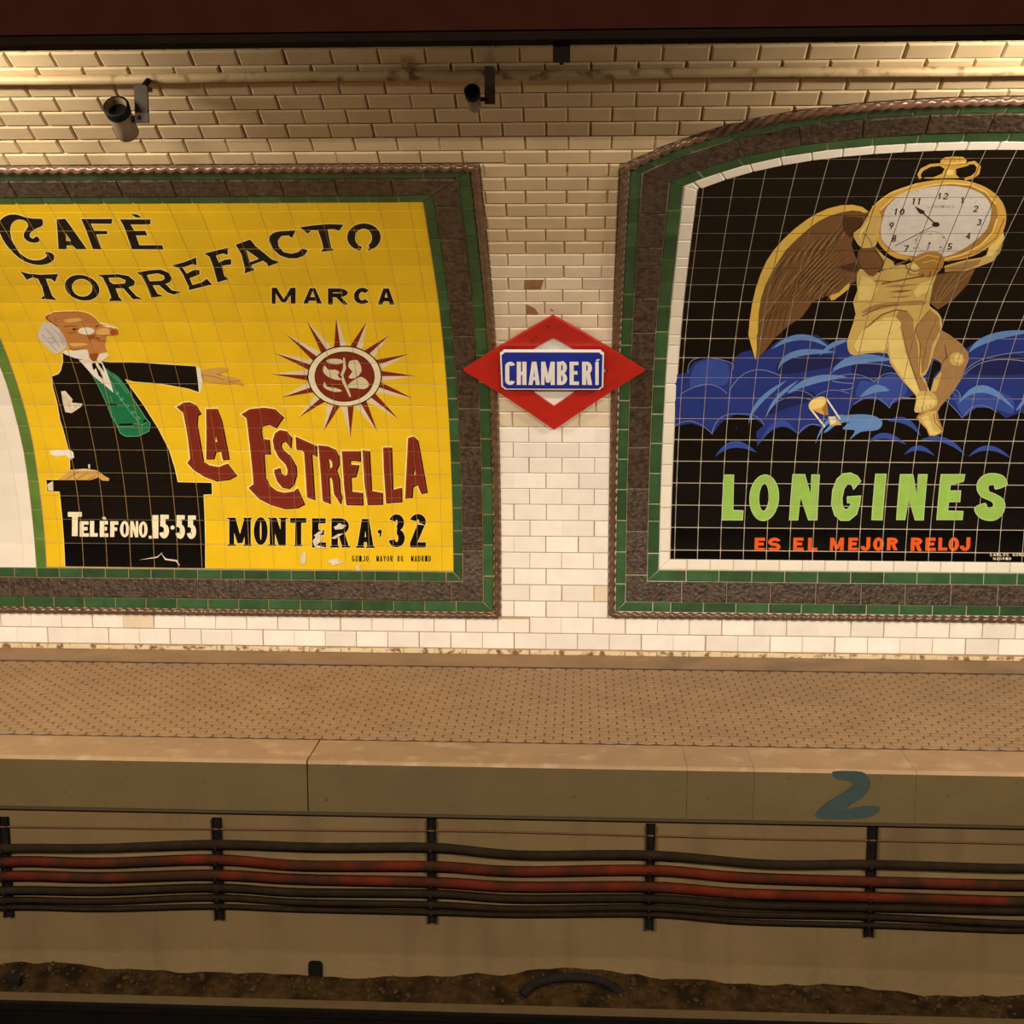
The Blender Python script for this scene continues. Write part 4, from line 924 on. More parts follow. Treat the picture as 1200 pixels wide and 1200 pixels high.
# pocket watch
case = W3((100, 480), (150, 400), (250, 320), (350, 280), (450, 250), (550, 232), (650, 225), (800, 235), (930, 280), (1020, 350), (1068, 440), (1068, 540), (1020, 640), (930, 715), (800, 778), (650, 800), (500, 800), (300, 780), (200, 705), (160, 640), (115, 560))
case2 = W3((190, 440), (270, 360), (400, 300), (560, 262), (680, 250), (820, 262), (930, 315), (1000, 400), (1010, 500), (975, 600), (890, 690), (760, 755), (640, 785), (420, 775), (280, 730), (205, 670), (180, 580), (178, 500))
dial = W3((330, 335), (450, 295), (600, 270), (750, 275), (860, 305), (930, 350), (965, 420), (960, 500), (930, 580), (860, 650), (760, 720), (650, 765), (520, 775), (430, 765), (330, 750), (250, 705), (200, 650), (190, 580), (205, 500), (240, 410))
num = []
def numeral(txt, cx, cy, w, h, t=.2):
    n = len(txt); o = []
    for i, ch in enumerate(txt):
        x0 = cx - n * w / 2 + i * w
        o += put(ch, W3(*bx(x0 + 3, cy - h / 2, x0 + w - (3 if ch != '1' else 12), cy + h / 2, 9)), t)
    return o
for txt, x, y in (('12', 625, 340), ('1', 766, 368), ('2', 855, 430), ('3', 878, 525), ('4', 800, 620), ('5', 672, 695), ('7', 365, 710), ('8', 280, 640), ('9', 262, 547), ('10', 318, 450), ('11', 443, 376)): num += numeral(txt, x, y, 38, 46)
watch = [('paint_gold', [(smooth_poly(case, 3), []), (W3((610, 92), (640, 68), (700, 62), (770, 65), (796, 88), (790, 110), (812, 125), (720, 150), (720, 190), (745, 215), (560, 222), (610, 200), (640, 150), (610, 130)), []),
                        stroke(W3((620, 118), (540, 125), (480, 155), (460, 190), (470, 222)), [3, 3.6, 4, 4, 3]), stroke(W3((800, 110), (850, 105), (880, 135), (870, 180), (830, 210), (780, 222)), [3, 4, 5, 5, 4, 3]), stroke(W3((500, 215), (560, 215), (620, 190)), 2)]),
         ('paint_gold_dark', [(smooth_poly(case2, 2), []), stroke(W3((615, 118), (700, 128), (800, 112)), 1.0), stroke(W3((640, 68), (640, 100)), .7), stroke(W3((675, 66), (673, 104)), .7), stroke(W3((710, 64), (710, 104)), .7), stroke(W3((745, 66), (748, 104)), .7), stroke(W3((650, 150), (648, 195)), .8), stroke(W3((1060, 500), (1000, 640), (860, 740), (660, 800)), 1.6)]),
         ('paint_gold_light', [stroke(W3((190, 440), (270, 360), (400, 300), (560, 262), (680, 250), (820, 262), (930, 315), (1000, 400)), 1.6), stroke(W3((1010, 500), (975, 600), (890, 690), (760, 755), (640, 785)), 1.8), stroke(W3((630, 110), (790, 104)), 1.3), (W3((655, 155), (700, 155), (705, 190), (650, 195)), []), stroke(W3((130, 420), (250, 325), (450, 252)), 1.2)]),
         ('paint_dial', [(smooth_poly(dial, 3), [])]),
         ('paint_dial_line', [(W3(*disc(545, 665, 108, 78, 28)), [W3(*disc(545, 665, 104, 74, 28))])] + [stroke(W3((580 + 330 * math.cos(q) * 1.02 + 5, 520 + 225 * math.sin(q)), (580 + 345 * math.cos(q) * 1.02 + 5, 520 + 235 * math.sin(q))), .5) for q in (2 * math.pi * i / 48 for i in range(48)) if not 0.9 < q < 2.0] + [stroke(W3((540, 612), (540, 602)), 3), stroke(W3((430, 650), (448, 645)), 2), stroke(W3((622, 632), (640, 632)), 2), stroke(W3((420, 708), (440, 705)), 2), stroke(W3((600, 700), (622, 702)), 2)] + line_text('LONGINES', 520, 405, 715, 424, W3, .14)),
         ('paint_numeral', num + [stroke(W3((580, 540), (500, 470), (470, 445)), 1.4), (W3((430, 410), (498, 445), (500, 462), (468, 466), (455, 450)), []), stroke(W3((580, 540), (290, 692)), .8), (W3(*disc(578, 540, 27, 18, 16)), []), stroke(W3((536, 665), (518, 722)), .8), (W3(*disc(534, 672, 8, 8, 8)), [])])]
paint('painted_watch', rm, RGR, watch, TH + 0.0028, 'gold pocket watch with white dial and hands')
front = [('paint_gold_dark', [(smooth_poly(W3((430, 770), (470, 745), (550, 730), (610, 742), (635, 790), (625, 840), (590, 880), (570, 900), (480, 900), (420, 860), (380, 850), (410, 800)), 2), [])]),
         ('paint_body', [(smooth_poly(W3((100, 480), (150, 455), (190, 460), (195, 520), (175, 620), (152, 692), (60, 705), (12, 650), (0, 600), (50, 560)), 2), []), (W3((370, 820), (420, 800), (470, 850), (450, 890), (400, 890)), []), (W3((150, 700), (215, 760), (280, 800), (290, 840), (200, 860), (215, 800)), [])]),
         ('paint_body_dark', [stroke(W3((300, 820), (360, 800), (400, 780)), 2.2), stroke(W3((380, 850), (430, 870), (470, 860)), 1.2), stroke(W3((480, 880), (490, 910)), 1.4), stroke(W3((540, 870), (530, 910)), 1.4), stroke(W3((60, 590), (110, 640), (130, 690)), .8)]),
         ('paint_gold', [stroke(W3((430, 790), (520, 755), (600, 770)), 1.6), stroke(W3((480, 810), (560, 790), (610, 810)), 1.4)]),
         ('paint_body_light', [stroke(W3((120, 500), (60, 580), (40, 640)), [1, 3.5, 2]), (W3((395, 820), (440, 815), (455, 850), (410, 860)), [])])]
paint('painted_head', rm, RGR, front, TH + 0.0046, 'bowed head and raised forearm of the figure')

# ================================================================== station sign
sg = empty('station_sign', P(-0.125, 1.115), 'red diamond station sign with blue name plate reading CHAMBERÍ between the murals', 'sign')
SX, SS = -0.1265, 1.4800
def curved_panel(name, outer, hole, off, thick, mat, parent):
    """sheet that follows the vault: grid-clipped polygon with front and rim"""
    mb = MB(); s0 = min(p[1] for p in outer); s1 = max(p[1] for p in outer); n = max(1, int((s1 - s0) / 0.02))
    loops = [outer] + ([hole] if hole else [])
    flat = [p for l in loops for p in l]
    for tri in tessellate_polygon([[Vector((p[0], p[1], 0)) for p in l] for l in loops]):
        t = [flat[i] for i in tri]
        if area(t) < 0: t = t[::-1]
        for i in range(n):
            c = clip_half(clip_half(t, (0, -1), -(s0 + (s1 - s0) * i / n)), (0, 1), s0 + (s1 - s0) * (i + 1) / n)
            if len(c) > 2:
                mb.add([P(x, s_, off + thick) for x, s_ in c], [tuple(range(len(c)))]); mb.add([P(x, s_, off) for x, s_ in c[::-1]], [tuple(range(len(c)))])
    for l in loops:
        for i in range(len(l)):
            a, b = l[i], l[(i + 1) % len(l)]
            for k in range(8):
                p = (a[0] + (b[0] - a[0]) * k / 8, a[1] + (b[1] - a[1]) * k / 8); q = (a[0] + (b[0] - a[0]) * (k + 1) / 8, a[1] + (b[1] - a[1]) * (k + 1) / 8)
                mb.add([P(*p, off), P(*q, off), P(*q, off + thick), P(*p, off + thick)], [(0, 1, 2, 3)])
    return child(mb.build(name, mat, None), parent)
O0 = 0.030
dia = lambda w, u, d: [(SX - w, SS), (SX, SS - d), (SX + w, SS), (SX, SS + u)]
curved_panel('diamond_frame', dia(0.402, 0.326, 0.330), dia(0.245, 0.196, 0.204), O0, 0.014, 'enamel_red', sg)
curved_panel('white_panel', dia(0.255, 0.207, 0.215), None, O0 - 0.006, 0.007, 'enamel_white', sg)
# standoff bolts to the wall
for bx_, bs_ in ((-0.30, 0), (0.30, 0), (0, 0.25), (0, -0.25)):
    mb = MB(); mb.tube([P(SX + bx_, SS + bs_, 0.0), P(SX + bx_, SS + bs_, O0 + 0.002)], 0.012, 8); child(mb.build('standoff', 'iron', None), sg)
# the flat name plate
pw, ph, ncl = 0.4530, 0.2130, 0.016
pa = lean(SS); PL = P(SX - 0.006, SS + 0.026, O0 + 0.034)
def plate_poly(w, h, c):
    w, h = w / 2, h / 2
    return [(-w + c, -h), (w - c, -h), (w - c * .55, -h + c * .55), (w, -h + c), (w, h - c), (w - c * .55, h - c * .55), (w - c, h), (-w + c, h), (-w + c * .55, h - c * .55), (-w, h - c), (-w, -h + c), (-w + c * .55, -h + c * .55)]
prot = (math.pi / 2 + pa * 0.96, 0, 0)
o = link('name_plate', tile_mesh('name_plate', plate_poly(pw, ph, ncl), 0.012, 0.002, 'enamel_white'), None, PL, prot); child(o, sg); plate = o
def on_plate(name, polys, z, mat):
    mb = MB()
    for pk, (outer, holes) in enumerate(polys):
        loops = [outer] + holes; flat = [p for l in loops for p in l]
        for tri in tessellate_polygon([[Vector((p[0], p[1], 0)) for p in l] for l in loops]):
            t = [flat[i] for i in tri]
            if area(t) < 0: t = t[::-1]
            mb.add([(p[0], p[1], z + 0.00003 * (pk % 11)) for p in t], [(0, 1, 2)])
    me = mesh(name, mb.v, mb.f, mat); c = bpy.data.objects.new(name, me); COL.objects.link(c); c.parent = plate; return c
on_plate('blue_field', [(plate_poly(pw - 0.014, ph - 0.014, ncl * .9), [])], 0.0124, 'enamel_blue')
# lettering placed on the plate plane through the photo pixels
import mathutils
Mp = Matrix.Translation(PL) @ mathutils.Euler(prot).to_matrix().to_4x4(); Mi = Mp.inverted()
def to_plate(p):
    o_ = Mi @ Vector(CAM); d_ = (Mi.to_3x3() @ Vector(ray(*p))); t = (0.0127 - o_.z) / d_.z; q = o_ + d_ * t; return (q.x, q.y)
T3 = lambda *p: Z(560, 330, 7.5, p)
txt = []
for ch, x0, x1 in (('C', 240, 328), ('H', 342, 427), ('A', 445, 545), ('M', 556, 676), ('B', 696, 784), ('E', 806, 888), ('R', 916, 1004), ('I', 1032, 1062)):
    txt += put(ch, T3((x0, 704), (x1, 704), (x1, 908), (x0, 908)), 0.18)
txt.append((T3((1036, 698), (1058, 698), (1074, 682), (1046, 682)), []))
on_plate('plate_lettering', [([to_plate(p) for p in o_], [[to_plate(p) for p in h_] for h_ in hs]) for o_, hs in txt], 0.0128, 'enamel_white')

# ================================================================== conduit pipe along the vault
PS = 3.247
pipe = empty('conduit_pipe', P(-0.2, PS, 0.03), 'cream painted conduit pipe running along the vault above the murals', 'pipe')
mb = MB(); mb.tube([P(-4.2 + 0.3 * i, PS + 0.004 * math.sin(i * 1.3), 0.025) for i in range(29)], 0.0165, 12); child(mb.build('tube', 'pipe_paint', None, True), pipe)
for xx in (wall(475, 78)[0], -2.6, 1.9):
    mb = MB(); R = Matrix.Rotation(lean(PS) + math.pi / 2, 3, 'X')
    mb.box(P(xx, PS, 0.024), (0.026, 0.046, 0.044), 0, R)
    mb.box(P(xx, PS + 0.055, 0.008), (0.022, 0.06, 0.012), 0, R)
    child(mb.build('strap', 'pipe_paint', None), pipe)

# ================================================================== spotlights on the pipe
def spotlight(label, cpx, cpy, bpx, bpy_, r, length, axis_px, plate_w, led, flat_lens):
    """round spot head seen from the front; head centre pixel, bracket top pixel, tilt of the barrel in pixels"""
    bx0 = wall(bpx, bpy_)[0]
    base = P(bx0, PS - 0.03, 0.0)
    y = vault(PS)[0] - 0.10
    e = empty('spotlight', base, label, 'spotlight', 'small spotlights under the vault pipe')
    c = Vector(ony(cpx, cpy, y - 0.03))                      # mouth of the barrel
    tail_px = (cpx + axis_px[0], cpy + axis_px[1])
    tail = Vector(ony(tail_px[0], tail_px[1], y + length * 0.75))
    ax = (c - tail).normalized()
    L_ = (c - tail).length
    a_ = ax.cross(Vector((0, 0, 1))).normalized(); b_ = a_.cross(ax)
    def ringp(p, rr): return [p + (a_ * math.cos(2 * math.pi * k / 24) + b_ * math.sin(2 * math.pi * k / 24)) * rr for k in range(24)]
    mb = MB(); mb.tube([tail - ax * 0.012, tail - ax * 0.006, tail, tail + ax * L_ * .5, c - ax * 0.01], [r * .45, r * .8, r * .97, r, r], 24, caps=False); mb.add(ringp(tail - ax * 0.012, r * .45), [tuple(range(24))]); child(mb.build('barrel', 'fixture_grey', None, True), e)
    # rim and recessed reflector
    mb = MB(); n = 24
    up = Vector((0, 0, 1)); a = ax.cross(up).normalized(); b = a.cross(ax)
    def ring(rr, d): return [c + ax * d + (a * math.cos(2 * math.pi * k / n) + b * math.sin(2 * math.pi * k / n)) * rr for k in range(n)]
    rs = [ring(r * 1.06, -0.02), ring(r * 1.12, 0.01), ring(r * 1.0, 0.014), ring(r * 0.90, 0.012)]
    vs = [v_ for rr in rs for v_ in rr]
    mb.add(vs, [(i * n + k, i * n + (k + 1) % n, (i + 1) * n + (k + 1) % n, (i + 1) * n + k) for i in range(3) for k in range(n)])
    child(mb.build('rim', 'fixture_black', None, True), e)
    mb = MB(); dp = 0.004 if flat_lens else -0.0
    rs = [ring(r * 0.90, 0.012), ring(r * 0.86, -0.004 + dp), ring(r * 0.80, -0.016 + dp)]
    vs = [v_ for rr in rs for v_ in rr]
    mb.add(vs, [(i * n + k, i * n + (k + 1) % n, (i + 1) * n + (k + 1) % n, (i + 1) * n + k) for i in range(2) for k in range(n)])
    child(mb.build('reflector', 'reflector' if not flat_lens else 'fixture_black', None, True), e)
    mb = MB(); rs = ring(r * 0.81, -0.0155 + dp) ; mb.add([v_ - b * r * 0.0 for v_ in rs], [tuple(range(n))]); child(mb.build('lens', 'fixture_black', None), e)
    # bracket plate and hinge
    top = Vector(ony(bpx, bpy_ - 20, y)); bot = Vector(ony(bpx + 2, bpy_ + 22, y + 0.0))
    mb = MB(); mb.box((top + bot) / 2, (plate_w, 0.012, (top - bot).length)); mb.box(top + Vector((0, 0.03, 0.0)), (plate_w * .8, 0.07, 0.012)); child(mb.build('bracket', 'fixture_plate', None), e)
    hp = Vector(ony(bpx - 2, bpy_ + 16, y)); mb = MB(); mb.tube([hp + Vector((0.01, 0, 0)), (c + tail) / 2 + a * 0.0], r * .28, 10); child(mb.build('hinge', 'fixture_black', None, True), e)
    # arm back to the vault
    wp = P(top.x, PS - 0.02, 0.0); mb = MB(); mb.tube([wp, top + Vector((0, 0.02, 0))], 0.010, 8); child(mb.build('arm', 'iron', None), e)
    if led:
        mb = MB(); mb.box(bot + Vector((0.0, -0.008, 0.012)), (0.012, 0.006, 0.012)); child(mb.build('indicator', 'led_red', None), e)
    return e
spotlight('larger spotlight with open grey barrel above the coffee advertisement', 137, 127, 165, 122, 0.0385, 0.10, (13, 29), 0.044, False, False)
spotlight('smaller dark spotlight above the gap between the two murals', 553.5, 108.5, 573, 100, 0.0235, 0.07, (3, 16), 0.034, True, True)

# ================================================================== steel beam with lamps behind it
BY = -2.6
zb = ony(600, 48, BY)[2]
beam = empty('steel_beam', (-0.2, BY, zb), 'dark reddish brown steel beam crossing the top of the view', 'beam')
mb = MB(); mb.box((-0.2, BY + 0.03, zb + 0.155), (9.5, 0.05, 0.25)); child(mb.build('web', 'beam_paint', None), beam)
mb = MB(); mb.box((-0.2, BY + 0.04, zb + 0.014), (9.5, 0.08, 0.022)); mb.box((-0.2, BY + 0.05, zb + 0.028), (9.5, 0.03, 0.01)); child(mb.build('lower_flange', 'beam_dark', None), beam)
mb = MB(); mb.box((-0.2, BY + 0.03, zb + 0.29), (9.5, 0.12, 0.02)); child(mb.build('upper_flange', 'beam_dark', None), beam)
for xx in (-4.2, -2.1, 0.0, 2.1, 4.0):
    z1 = vault(4.19)[1]
    mb = MB(); mb.box((xx, BY + 0.03, (zb + 0.3 + z1) / 2), (0.05, 0.05, z1 - zb - 0.3 + 0.02)); child(mb.build('hanger', 'iron', None), beam)
# dark strap hanging from the beam to the pipe
hb = Vector(ony(658, 62, BY + 0.06))
mb = MB(); q0 = Vector(ony(658, 73, BY + 0.07)); mb.box((hb.x, BY + 0.07, (q0.z + zb + 0.04) / 2), (0.047, 0.012, zb + 0.04 - q0.z)); mb.tube([q0 + Vector((0, 0, 0.004)), q0 + Vector((0, 0, -0.006))], 0.005, 8)
child(mb.build('steel_strap', 'beam_dark', None), beam)
def tube_lamp(lx, LAMP_Y, LAMP_Z, label, group):
    e = empty('tube_lamp', (lx, LAMP_Y, LAMP_Z), label, 'lamp', group)
    zt = LAMP_Z + 0.055
    mb = MB(); mb.box((lx, LAMP_Y - 0.03, zt), (1.2, 0.07, 0.03)); mb.box((lx - 0.45, LAMP_Y - 0.12, zt), (0.03, 0.2, 0.02)); mb.box((lx + 0.45, LAMP_Y - 0.12, zt), (0.03, 0.2, 0.02)); child(mb.build('housing', 'fixture_grey', None), e)
    mb = MB(); mb.tube([(lx - 0.58, LAMP_Y - 0.02, LAMP_Z + 0.018), (lx + 0.58, LAMP_Y - 0.02, LAMP_Z + 0.018)], 0.013, 10); child(mb.build('tube', 'tube_glass', None, True), e)
    for q in (-0.59, 0.59):
        mb = MB(); mb.box((lx + q, LAMP_Y - 0.02, LAMP_Z + 0.025), (0.02, 0.034, 0.05)); child(mb.build('socket', 'fixture_black', None), e)
for lx, _p in LAMP_SPOTS[:2]: tube_lamp(lx, LAMP_Y, LAMP_Z, 'fluorescent tube lamp behind the beam beyond the %s edge of the view' % ('left' if lx < 0 else 'right'), 'tube lamps behind the beam')
for lx, _p in FAR_FILL_SPOTS: tube_lamp(lx, FAR_Y, FAR_Z, 'added unseen tube lamp over the opposite platform on the %s' % ('left' if lx < 0 else 'right'), 'added tube lamps over the opposite platform')

# ================================================================== platform
KY = -1.594           # platform edge
ZK = -0.196           # underside of the kerb
floor = tag(MB(), None) if False else None
mb = MB(); mb.box((0, (KY + 0.24) / 2 - 0.0, -0.1080), (18, -(KY + 0.24), 0.2132)); 
floor = mb.build('floor', 'hex_joint'); tag(floor, kind='structure')
mb = MB(); mb.box((0, -0.11, -0.0045), (18, 0.22, 0.015)); o = mb.build('cement_strip', 'platform_cement', None); child(o, floor)
HW, HR = 0.0722, 0.0402
def hexagon(k=1.0): 
    h1, h2 = HR * 2 / 3, HR / 3
    w = HW / 2 - 0.0024; q = 0.0034
    return [(0, -(h1 - q)), (w, -(h2 - q * .4)), (w, h2 - q * .4), (0, h1 - q), (-w, h2 - q * .4), (-w, -(h2 - q * .4))]
hxm = tile_mesh('hex_tile', hexagon(), 0.006, 0.0022, 'hex_clay')
cells = []
nr = int((-0.225 - (KY + 0.25)) / HR)
for r in range(nr):
    y = KY + 0.262 + HR * 0.5 + r * HR
    x = -4.0 + (HW / 2 if r % 2 else 0) + r * 0.0
    while x < 3.0:
        p = proj((x, y, 0)); cells.append((-5 < p[0] < 1205, r, x, y)); x += HW
cand = sorted([c for c in cells if c[0]], key=lambda c: (c[1], c[2]))[:300]
cs_ = set((c[1], c[2]) for c in cand); mb = MB()
for vis, r, x, y in cells:
    dz = random.uniform(-0.0008, 0.0008)
    if (r, x) in cs_:
        o = link('hex_tile', hxm, None, (x, y, -0.0055 + dz)); child(o, floor)
    else:
        tx, ty = random.uniform(-.02, .02), random.uniform(-.02, .02)
        mb.add([(x + v_.co.x, y + v_.co.y, -0.0055 + dz + v_.co.z + tx * v_.co.x + ty * v_.co.y) for v_ in hxm.vertices], [tuple(p.vertices) for p in hxm.polygons])
o = mb.build('hex_tile_field', 'hex_clay', None); child(o, floor); o['kind'] = 'stuff'
# kerb slabs
kerb = MB(); kerb.box((0, KY + 0.13, ZK - 0.008 + 0.0), (18, 0.24, 0.016)); kerb = kerb.build('trim_1', 'lip_dark'); tag(kerb, kind='structure')
joints = [-9, -5.2, -3.4, -1.006, 0.3935, 0.636, 1.218, 1.9, 4.0, 9]
for a, b in zip(joints, joints[1:]):
    g = 0.0006
    mb = MB(); x0, x1 = a + (0.003 if a == -1.006 else g), b - (0.003 if b == -1.006 else g); bv = 0.012
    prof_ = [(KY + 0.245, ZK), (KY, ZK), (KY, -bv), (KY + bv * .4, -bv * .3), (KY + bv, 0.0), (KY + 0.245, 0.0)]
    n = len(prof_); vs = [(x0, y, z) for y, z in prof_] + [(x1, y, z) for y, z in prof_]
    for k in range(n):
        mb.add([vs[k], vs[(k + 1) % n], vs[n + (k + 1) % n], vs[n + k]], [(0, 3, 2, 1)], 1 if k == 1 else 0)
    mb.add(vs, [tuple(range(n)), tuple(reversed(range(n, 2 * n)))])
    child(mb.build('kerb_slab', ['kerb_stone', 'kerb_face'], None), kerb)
# sprayed mark on the kerb face
Q4 = lambda *p: Z(900, 680, 4, p)
mark = smooth_poly([ony(*p, KY - 0.001)[::2] for p in Q4((300, 900), (345, 893), (440, 898), (475, 930), (478, 970), (450, 1012), (400, 1045), (365, 1072), (440, 1058), (515, 1058), (522, 1080), (480, 1110), (380, 1120), (245, 1117), (225, 1092), (262, 1050), (340, 1000), (395, 960), (378, 940), (320, 930))], 3)
mb = MB()
for tri in tessellate_polygon([[Vector((p[0], p[1], 0)) for p in mark]]): mb.add([(mark[i][0], KY - 0.001, mark[i][1]) for i in tri], [(0, 1, 2)])
o = mb.build('sprayed_mark', 'paint_paint_blue', None); child(o, kerb); o['label'] = 'faded blue sprayed figure 2'
# wall under the platform
WY = -1.53
mb = MB(); mb.box((0, WY + 0.06, (-0.2 - 1.15) / 2 - 0.0), (18, 0.12, 0.94)); lw = mb.build('wall_platform', 'concrete'); tag(lw, kind='structure')

# ================================================================== cable brackets and cables
CY = WY - 0.045
XB = [8, 257, 507, 762, 1020]
tops = [957, 958, 959, 965, 967]; bots = [1073, 1076, 1080, 1088, 1096]
names = ['leftmost iron cable bracket at the edge of the view', 'second iron cable bracket from the left under the platform edge', 'iron cable bracket under the platform edge below the round seal sunburst', 'iron cable bracket under the right half of the platform below the gap', 'rightmost iron cable bracket below the blue sprayed mark']
names[2] = 'middle iron cable bracket of the five under the platform edge'; names[3] = 'second iron cable bracket from the right under the platform edge'
# cable centre lines: pixel rows at given columns
CAB = [('cable_black', 0.0172, 'topmost thick black cable on the brackets under the platform', [(-60, 994), (30, 994), (120, 994), (250, 989.5), (380, 993), (507, 993), (610, 1002), (762, 1002), (900, 1013), (1020, 1013), (1150, 1017), (1260, 1019)]),
       ('cable_red', 0.0192, 'upper red cable of two on the brackets under the platform', [(-60, 1010), (30, 1009), (120, 1011), (250, 1007), (350, 1014), (507, 1015), (605, 1021), (762, 1019.5), (870, 1028), (1020, 1033), (1180, 1037), (1260, 1038)]),
       ('cable_red', 0.0192, 'lower red cable of two on the brackets under the platform', [(-60, 1026), (30, 1026), (120, 1028), (250, 1025), (350, 1030), (507, 1033.5), (605, 1039), (762, 1039), (870, 1047), (1020, 1051), (1180, 1056), (1260, 1057)]),
       ('cable_black', 0.0155, 'dark cable directly below the two red cables', [(-60, 1043), (30, 1043), (120, 1044), (250, 1040), (350, 1045.5), (507, 1047), (605, 1053), (762, 1052.5), (870, 1060), (1020, 1063), (1180, 1067), (1260, 1068)]),
       ('cable_black', 0.0125, 'dark cable second from the bottom of the cable run', [(-60, 1054.5), (30, 1054.5), (120, 1056), (250, 1051.5), (350, 1057), (507, 1060), (605, 1065), (762, 1063.5), (870, 1071), (1020, 1074), (1180, 1082), (1260, 1083)]),
       ('cable_black', 0.0100, 'lowest and thinnest dark cable of the cable run', [(-60, 1063), (30, 1063), (120, 1065), (250, 1062), (350, 1065.5), (507, 1069), (605, 1072), (762, 1071.5), (870, 1080), (1020, 1084), (1180, 1090), (1260, 1091)])]
def spline(pts, sub=6):
    out = []
    for i in range(len(pts) - 1):
        a, b, c, d = pts[max(i - 1, 0)], pts[i], pts[i + 1], pts[min(i + 2, len(pts) - 1)]
        for k in range(sub):
            t = k / sub; out.append(tuple(0.5 * (2 * b[q] + (c[q] - a[q]) * t + (2 * a[q] - 5 * b[q] + 4 * c[q] - d[q]) * t * t + (3 * b[q] - a[q] - 3 * c[q] + d[q]) * t ** 3) for q in range(len(b))))
    out.append(pts[-1]); return out
for mat, r, lab, pts in CAB:
    w = [ony(x, y, CY) for x, y in pts]
    w = [(w[0][0] - 1.4, CY, w[0][2])] + w + [(w[-1][0] + 1.4, CY, w[-1][2])]
    mb = MB(); mb.tube(spline(w), r, 12); tag(mb.build('cable', mat, None, True), lab, 'cable', 'cables under the platform')
w = [ony(x, y, WY - 0.02) for x, y in ((-60, 968), (30, 969), (150, 970.5), (300, 972), (450, 973.5), (560, 974), (750, 979), (900, 983), (1000, 984.5), (1120, 987), (1260, 990))]
w = [(w[0][0] - 1.4, w[0][1], w[0][2])] + w + [(w[-1][0] + 1.4, w[-1][1], w[-1][2])]
mb = MB(); mb.tube(spline(w, 4), 0.0036, 8); tag(mb.build('wire', 'wire_rust', None, True), 'thin rusty wire stretched above the cables under the platform', 'wire')
for x, t, b, nm in zip(XB, tops, bots, names):
    pt, pb = Vector(ony(x - 1, t, WY)), Vector(ony(x + (3 if x < 100 else 0), b, WY))
    e = empty('cable_bracket', (pt.x, WY, pb.z), nm, 'bracket', 'iron cable brackets')
    mb = MB(); mb.box(((pt.x + pb.x) / 2, WY - 0.006, (pt.z + pb.z) / 2), (0.032, 0.012, pt.z - pb.z)); child(mb.build('back_bar', 'iron', None), e)
    for s_ in (-1, 1):
        mb = MB(); mb.box(((pt.x + pb.x) / 2 + s_ * 0.014, WY - 0.012, (pt.z + pb.z) / 2 ), (0.006, 0.024, pt.z - pb.z)); child(mb.build('side_rib', 'iron', None), e)
    for mat, r, lab, pts in CAB:
        yy = None
        for (x0, y0), (x1, y1) in zip(pts, pts[1:]):
            if x0 <= x <= x1: yy = y0 + (y1 - y0) * (x - x0) / (x1 - x0)
        cz = ony(x, yy, CY)[2]; cxx = pt.x
        mb = MB(); ar = [(cxx, WY - 0.004, cz - r - 0.004)] + [(cxx, CY + (r + 0.004) * math.cos(q), cz + (r + 0.004) * math.sin(q)) for q in [math.radians(-60 - 13 * k) for k in range(10)]]
        mb.tube(ar, 0.0065, 6); child(mb.build('hook', 'iron', None, True), e)
    mb = MB(); mb.tube([(pt.x, WY, pt.z - 0.03), (pt.x, WY - 0.022, pt.z - 0.03)], 0.009, 6); child(mb.build('bolt', 'iron', None), e)

# ================================================================== track bed
GZ = -0.90
nx, ny = 150, 46
def hashn(x, y):
    return (math.sin(x * 12.9898 + y * 78.233) * 43758.5453) % 1.0
from mathutils import noise as mnoise
vs = []; fs = []
for j in range(ny + 1):
    tj = j / ny; y = WY + 0.01 - 2.2 * tj ** 1.6 - (tj > .999) * 6.5
    for i in range(nx + 1):
        x = -3.6 + 7.0 * i / nx if 0 < i < nx else (-9 if i == 0 else 9)
        z = GZ + 0.03 * mnoise.noise((x * 1.7, y * 2, 0)) + 0.016 * mnoise.noise((x * 9, y * 9, 3)) + 0.006 * mnoise.noise((x * 30, y * 30, 5))
        z += 0.055 * math.exp(-((y - WY) / 0.12) ** 2) * (0.55 + 0.5 * mnoise.noise((x * 1.1, 4, 0)))
        z += 0.045 * math.exp(-((x - 0.02) / 0.24) ** 2) * math.exp(-((y - WY) / 0.15) ** 2)
        z -= 0.05 * min(1, max(0, (WY - y - 0.1) / 0.3))
        vs.append((x, y, z))
for j in range(ny):
    for i in range(nx): fs.append((j * (nx + 1) + i, (j + 1) * (nx + 1) + i, (j + 1) * (nx + 1) + i + 1, j * (nx + 1) + i + 1))
tb = link('floor_track', mesh('floor_track', vs, fs, 'ballast', smooth=True)); tag(tb, kind='structure')
